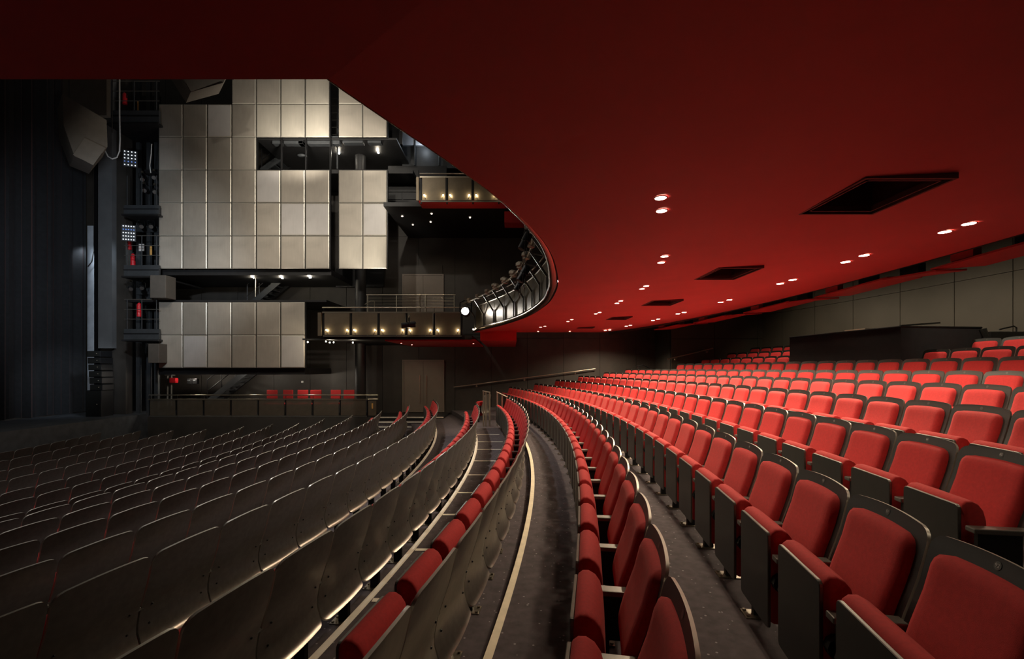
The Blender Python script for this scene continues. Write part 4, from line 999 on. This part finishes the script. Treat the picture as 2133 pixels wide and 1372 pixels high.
# the seats farther off, joined
import numpy as np
jm = []; PV = {}
mats_all = []
V, Fl, Fs, MI, SM = [], [], [], [], []; base = 0
for p in ['back_shell', 'back_pad', 'seat_pad', 'seat_panel', 'armrest', 'standard']:
    me = PARTS[p]; v = np.empty(len(me.vertices)*3); me.vertices.foreach_get('co', v)
    lp = np.empty(len(me.loops), int); me.loops.foreach_get('vertex_index', lp)
    ls = np.empty(len(me.polygons), int); me.polygons.foreach_get('loop_total', ls)
    mi = np.empty(len(me.polygons), int); me.polygons.foreach_get('material_index', mi)
    mm = []
    for m_ in me.materials:
        if m_ not in mats_all: mats_all.append(m_)
        mm.append(mats_all.index(m_))
    V.append(v.reshape(-1, 3)); Fl.append(lp+base); Fs.append(ls); MI.append(np.array(mm)[mi]); base += len(me.vertices)
    sm = np.full(len(me.polygons), p in ('back_shell', 'back_pad', 'seat_pad')); SM.append(sm)
V = np.concatenate(V); Fl = np.concatenate(Fl); Fs = np.concatenate(Fs); MI = np.concatenate(MI); SM = np.concatenate(SM)
AV, AL = [], []
for i, (Y, k, nm, j, a, X) in enumerate(rest):
    loc, rz = place(a, ROWS[k][1], floor_z(k)); c, s_ = math.cos(rz), math.sin(rz)
    Rm = np.array([[c, -s_, 0], [s_, c, 0], [0, 0, 1]]); AV.append(V@Rm.T+np.array(loc)); AL.append(Fl+i*len(V))
nr = len(rest)
me = bpy.data.meshes.new('distant_theatre_seats'); AV = np.concatenate(AV); AL = np.concatenate(AL); FS = np.tile(Fs, nr)
me.vertices.add(len(AV)); me.vertices.foreach_set('co', AV.ravel()); me.loops.add(len(AL)); me.loops.foreach_set('vertex_index', AL)
me.polygons.add(len(FS)); st_ = np.concatenate([[0], np.cumsum(FS)[:-1]]); me.polygons.foreach_set('loop_start', st_); me.polygons.foreach_set('loop_total', FS)
me.polygons.foreach_set('material_index', np.tile(MI, nr))
for m_ in mats_all: me.materials.append(m_)
me.polygons.foreach_set('use_smooth', np.tile(SM, nr)); me.update(calc_edges=True); me.validate(); uv_ = me.uv_layers.new(name='grain'); uv_.data.foreach_set('uv', np.stack([np.tile(V[:, 0], nr)[AL]+.5, np.tile(V[:, 2], nr)[AL]], 1).astype('f').ravel()); me.set_sharp_from_angle(angle=math.radians(50))
o = bpy.data.objects.new('distant_theatre_seats', me); C.objects.link(o)
tag(o, 'far ends of the seat rows, small red tip-up seats too distant to single out', 'seat', None, 'stuff')
print('seats', len(SEATS), len(rest))
# railing and lone seat where the curved aisle meets the far side aisle
YR = 13.9; zR = floor_z(13)
rl = thing('guard_rail', 'short guard rail of flat pale posts at the far end of the curved aisle', 'railing', (WX(1035, YR), YR, zR))
MB().tube([W(1005, 814, YR)-rl.location, W(1021, 817, YR)-rl.location], .018, 8).tube([W(1034, 816, YR)-rl.location, W(1058, 827, YR)-rl.location], .018, 8).build('top_rail', M['steel'], rl)
for u, v in ((1007, 814), (1012, 815), (1020, 817), (1036, 818), (1046, 823), (1056, 827)):
    p = W(u, v, YR)-rl.location; MB().bb(p.x-.022, p.x+.022, p.y-.01, p.y+.01, 0, p.z).build('post', M['steel'], rl)
xs_ = WX(1018, 15.2); lone = thing('usher_seat', 'single red seat turned towards the stage behind the short guard rail', 'seat', (xs_, 15.2, floor_z(13)-.02), 1.2)
for p in ['back_shell', 'back_pad', 'seat_pad', 'seat_panel', 'standard']:
    o = bpy.data.objects.new(p, PARTS[p]); C.objects.link(o); o.parent = lone
struct(MB().bb(WX(990, 15.6), WX(1052, 15.6), 15.6, 17.0, floor_z(13)+.002, floor_z(13)+.16).build('trim_22', M['carpet']))
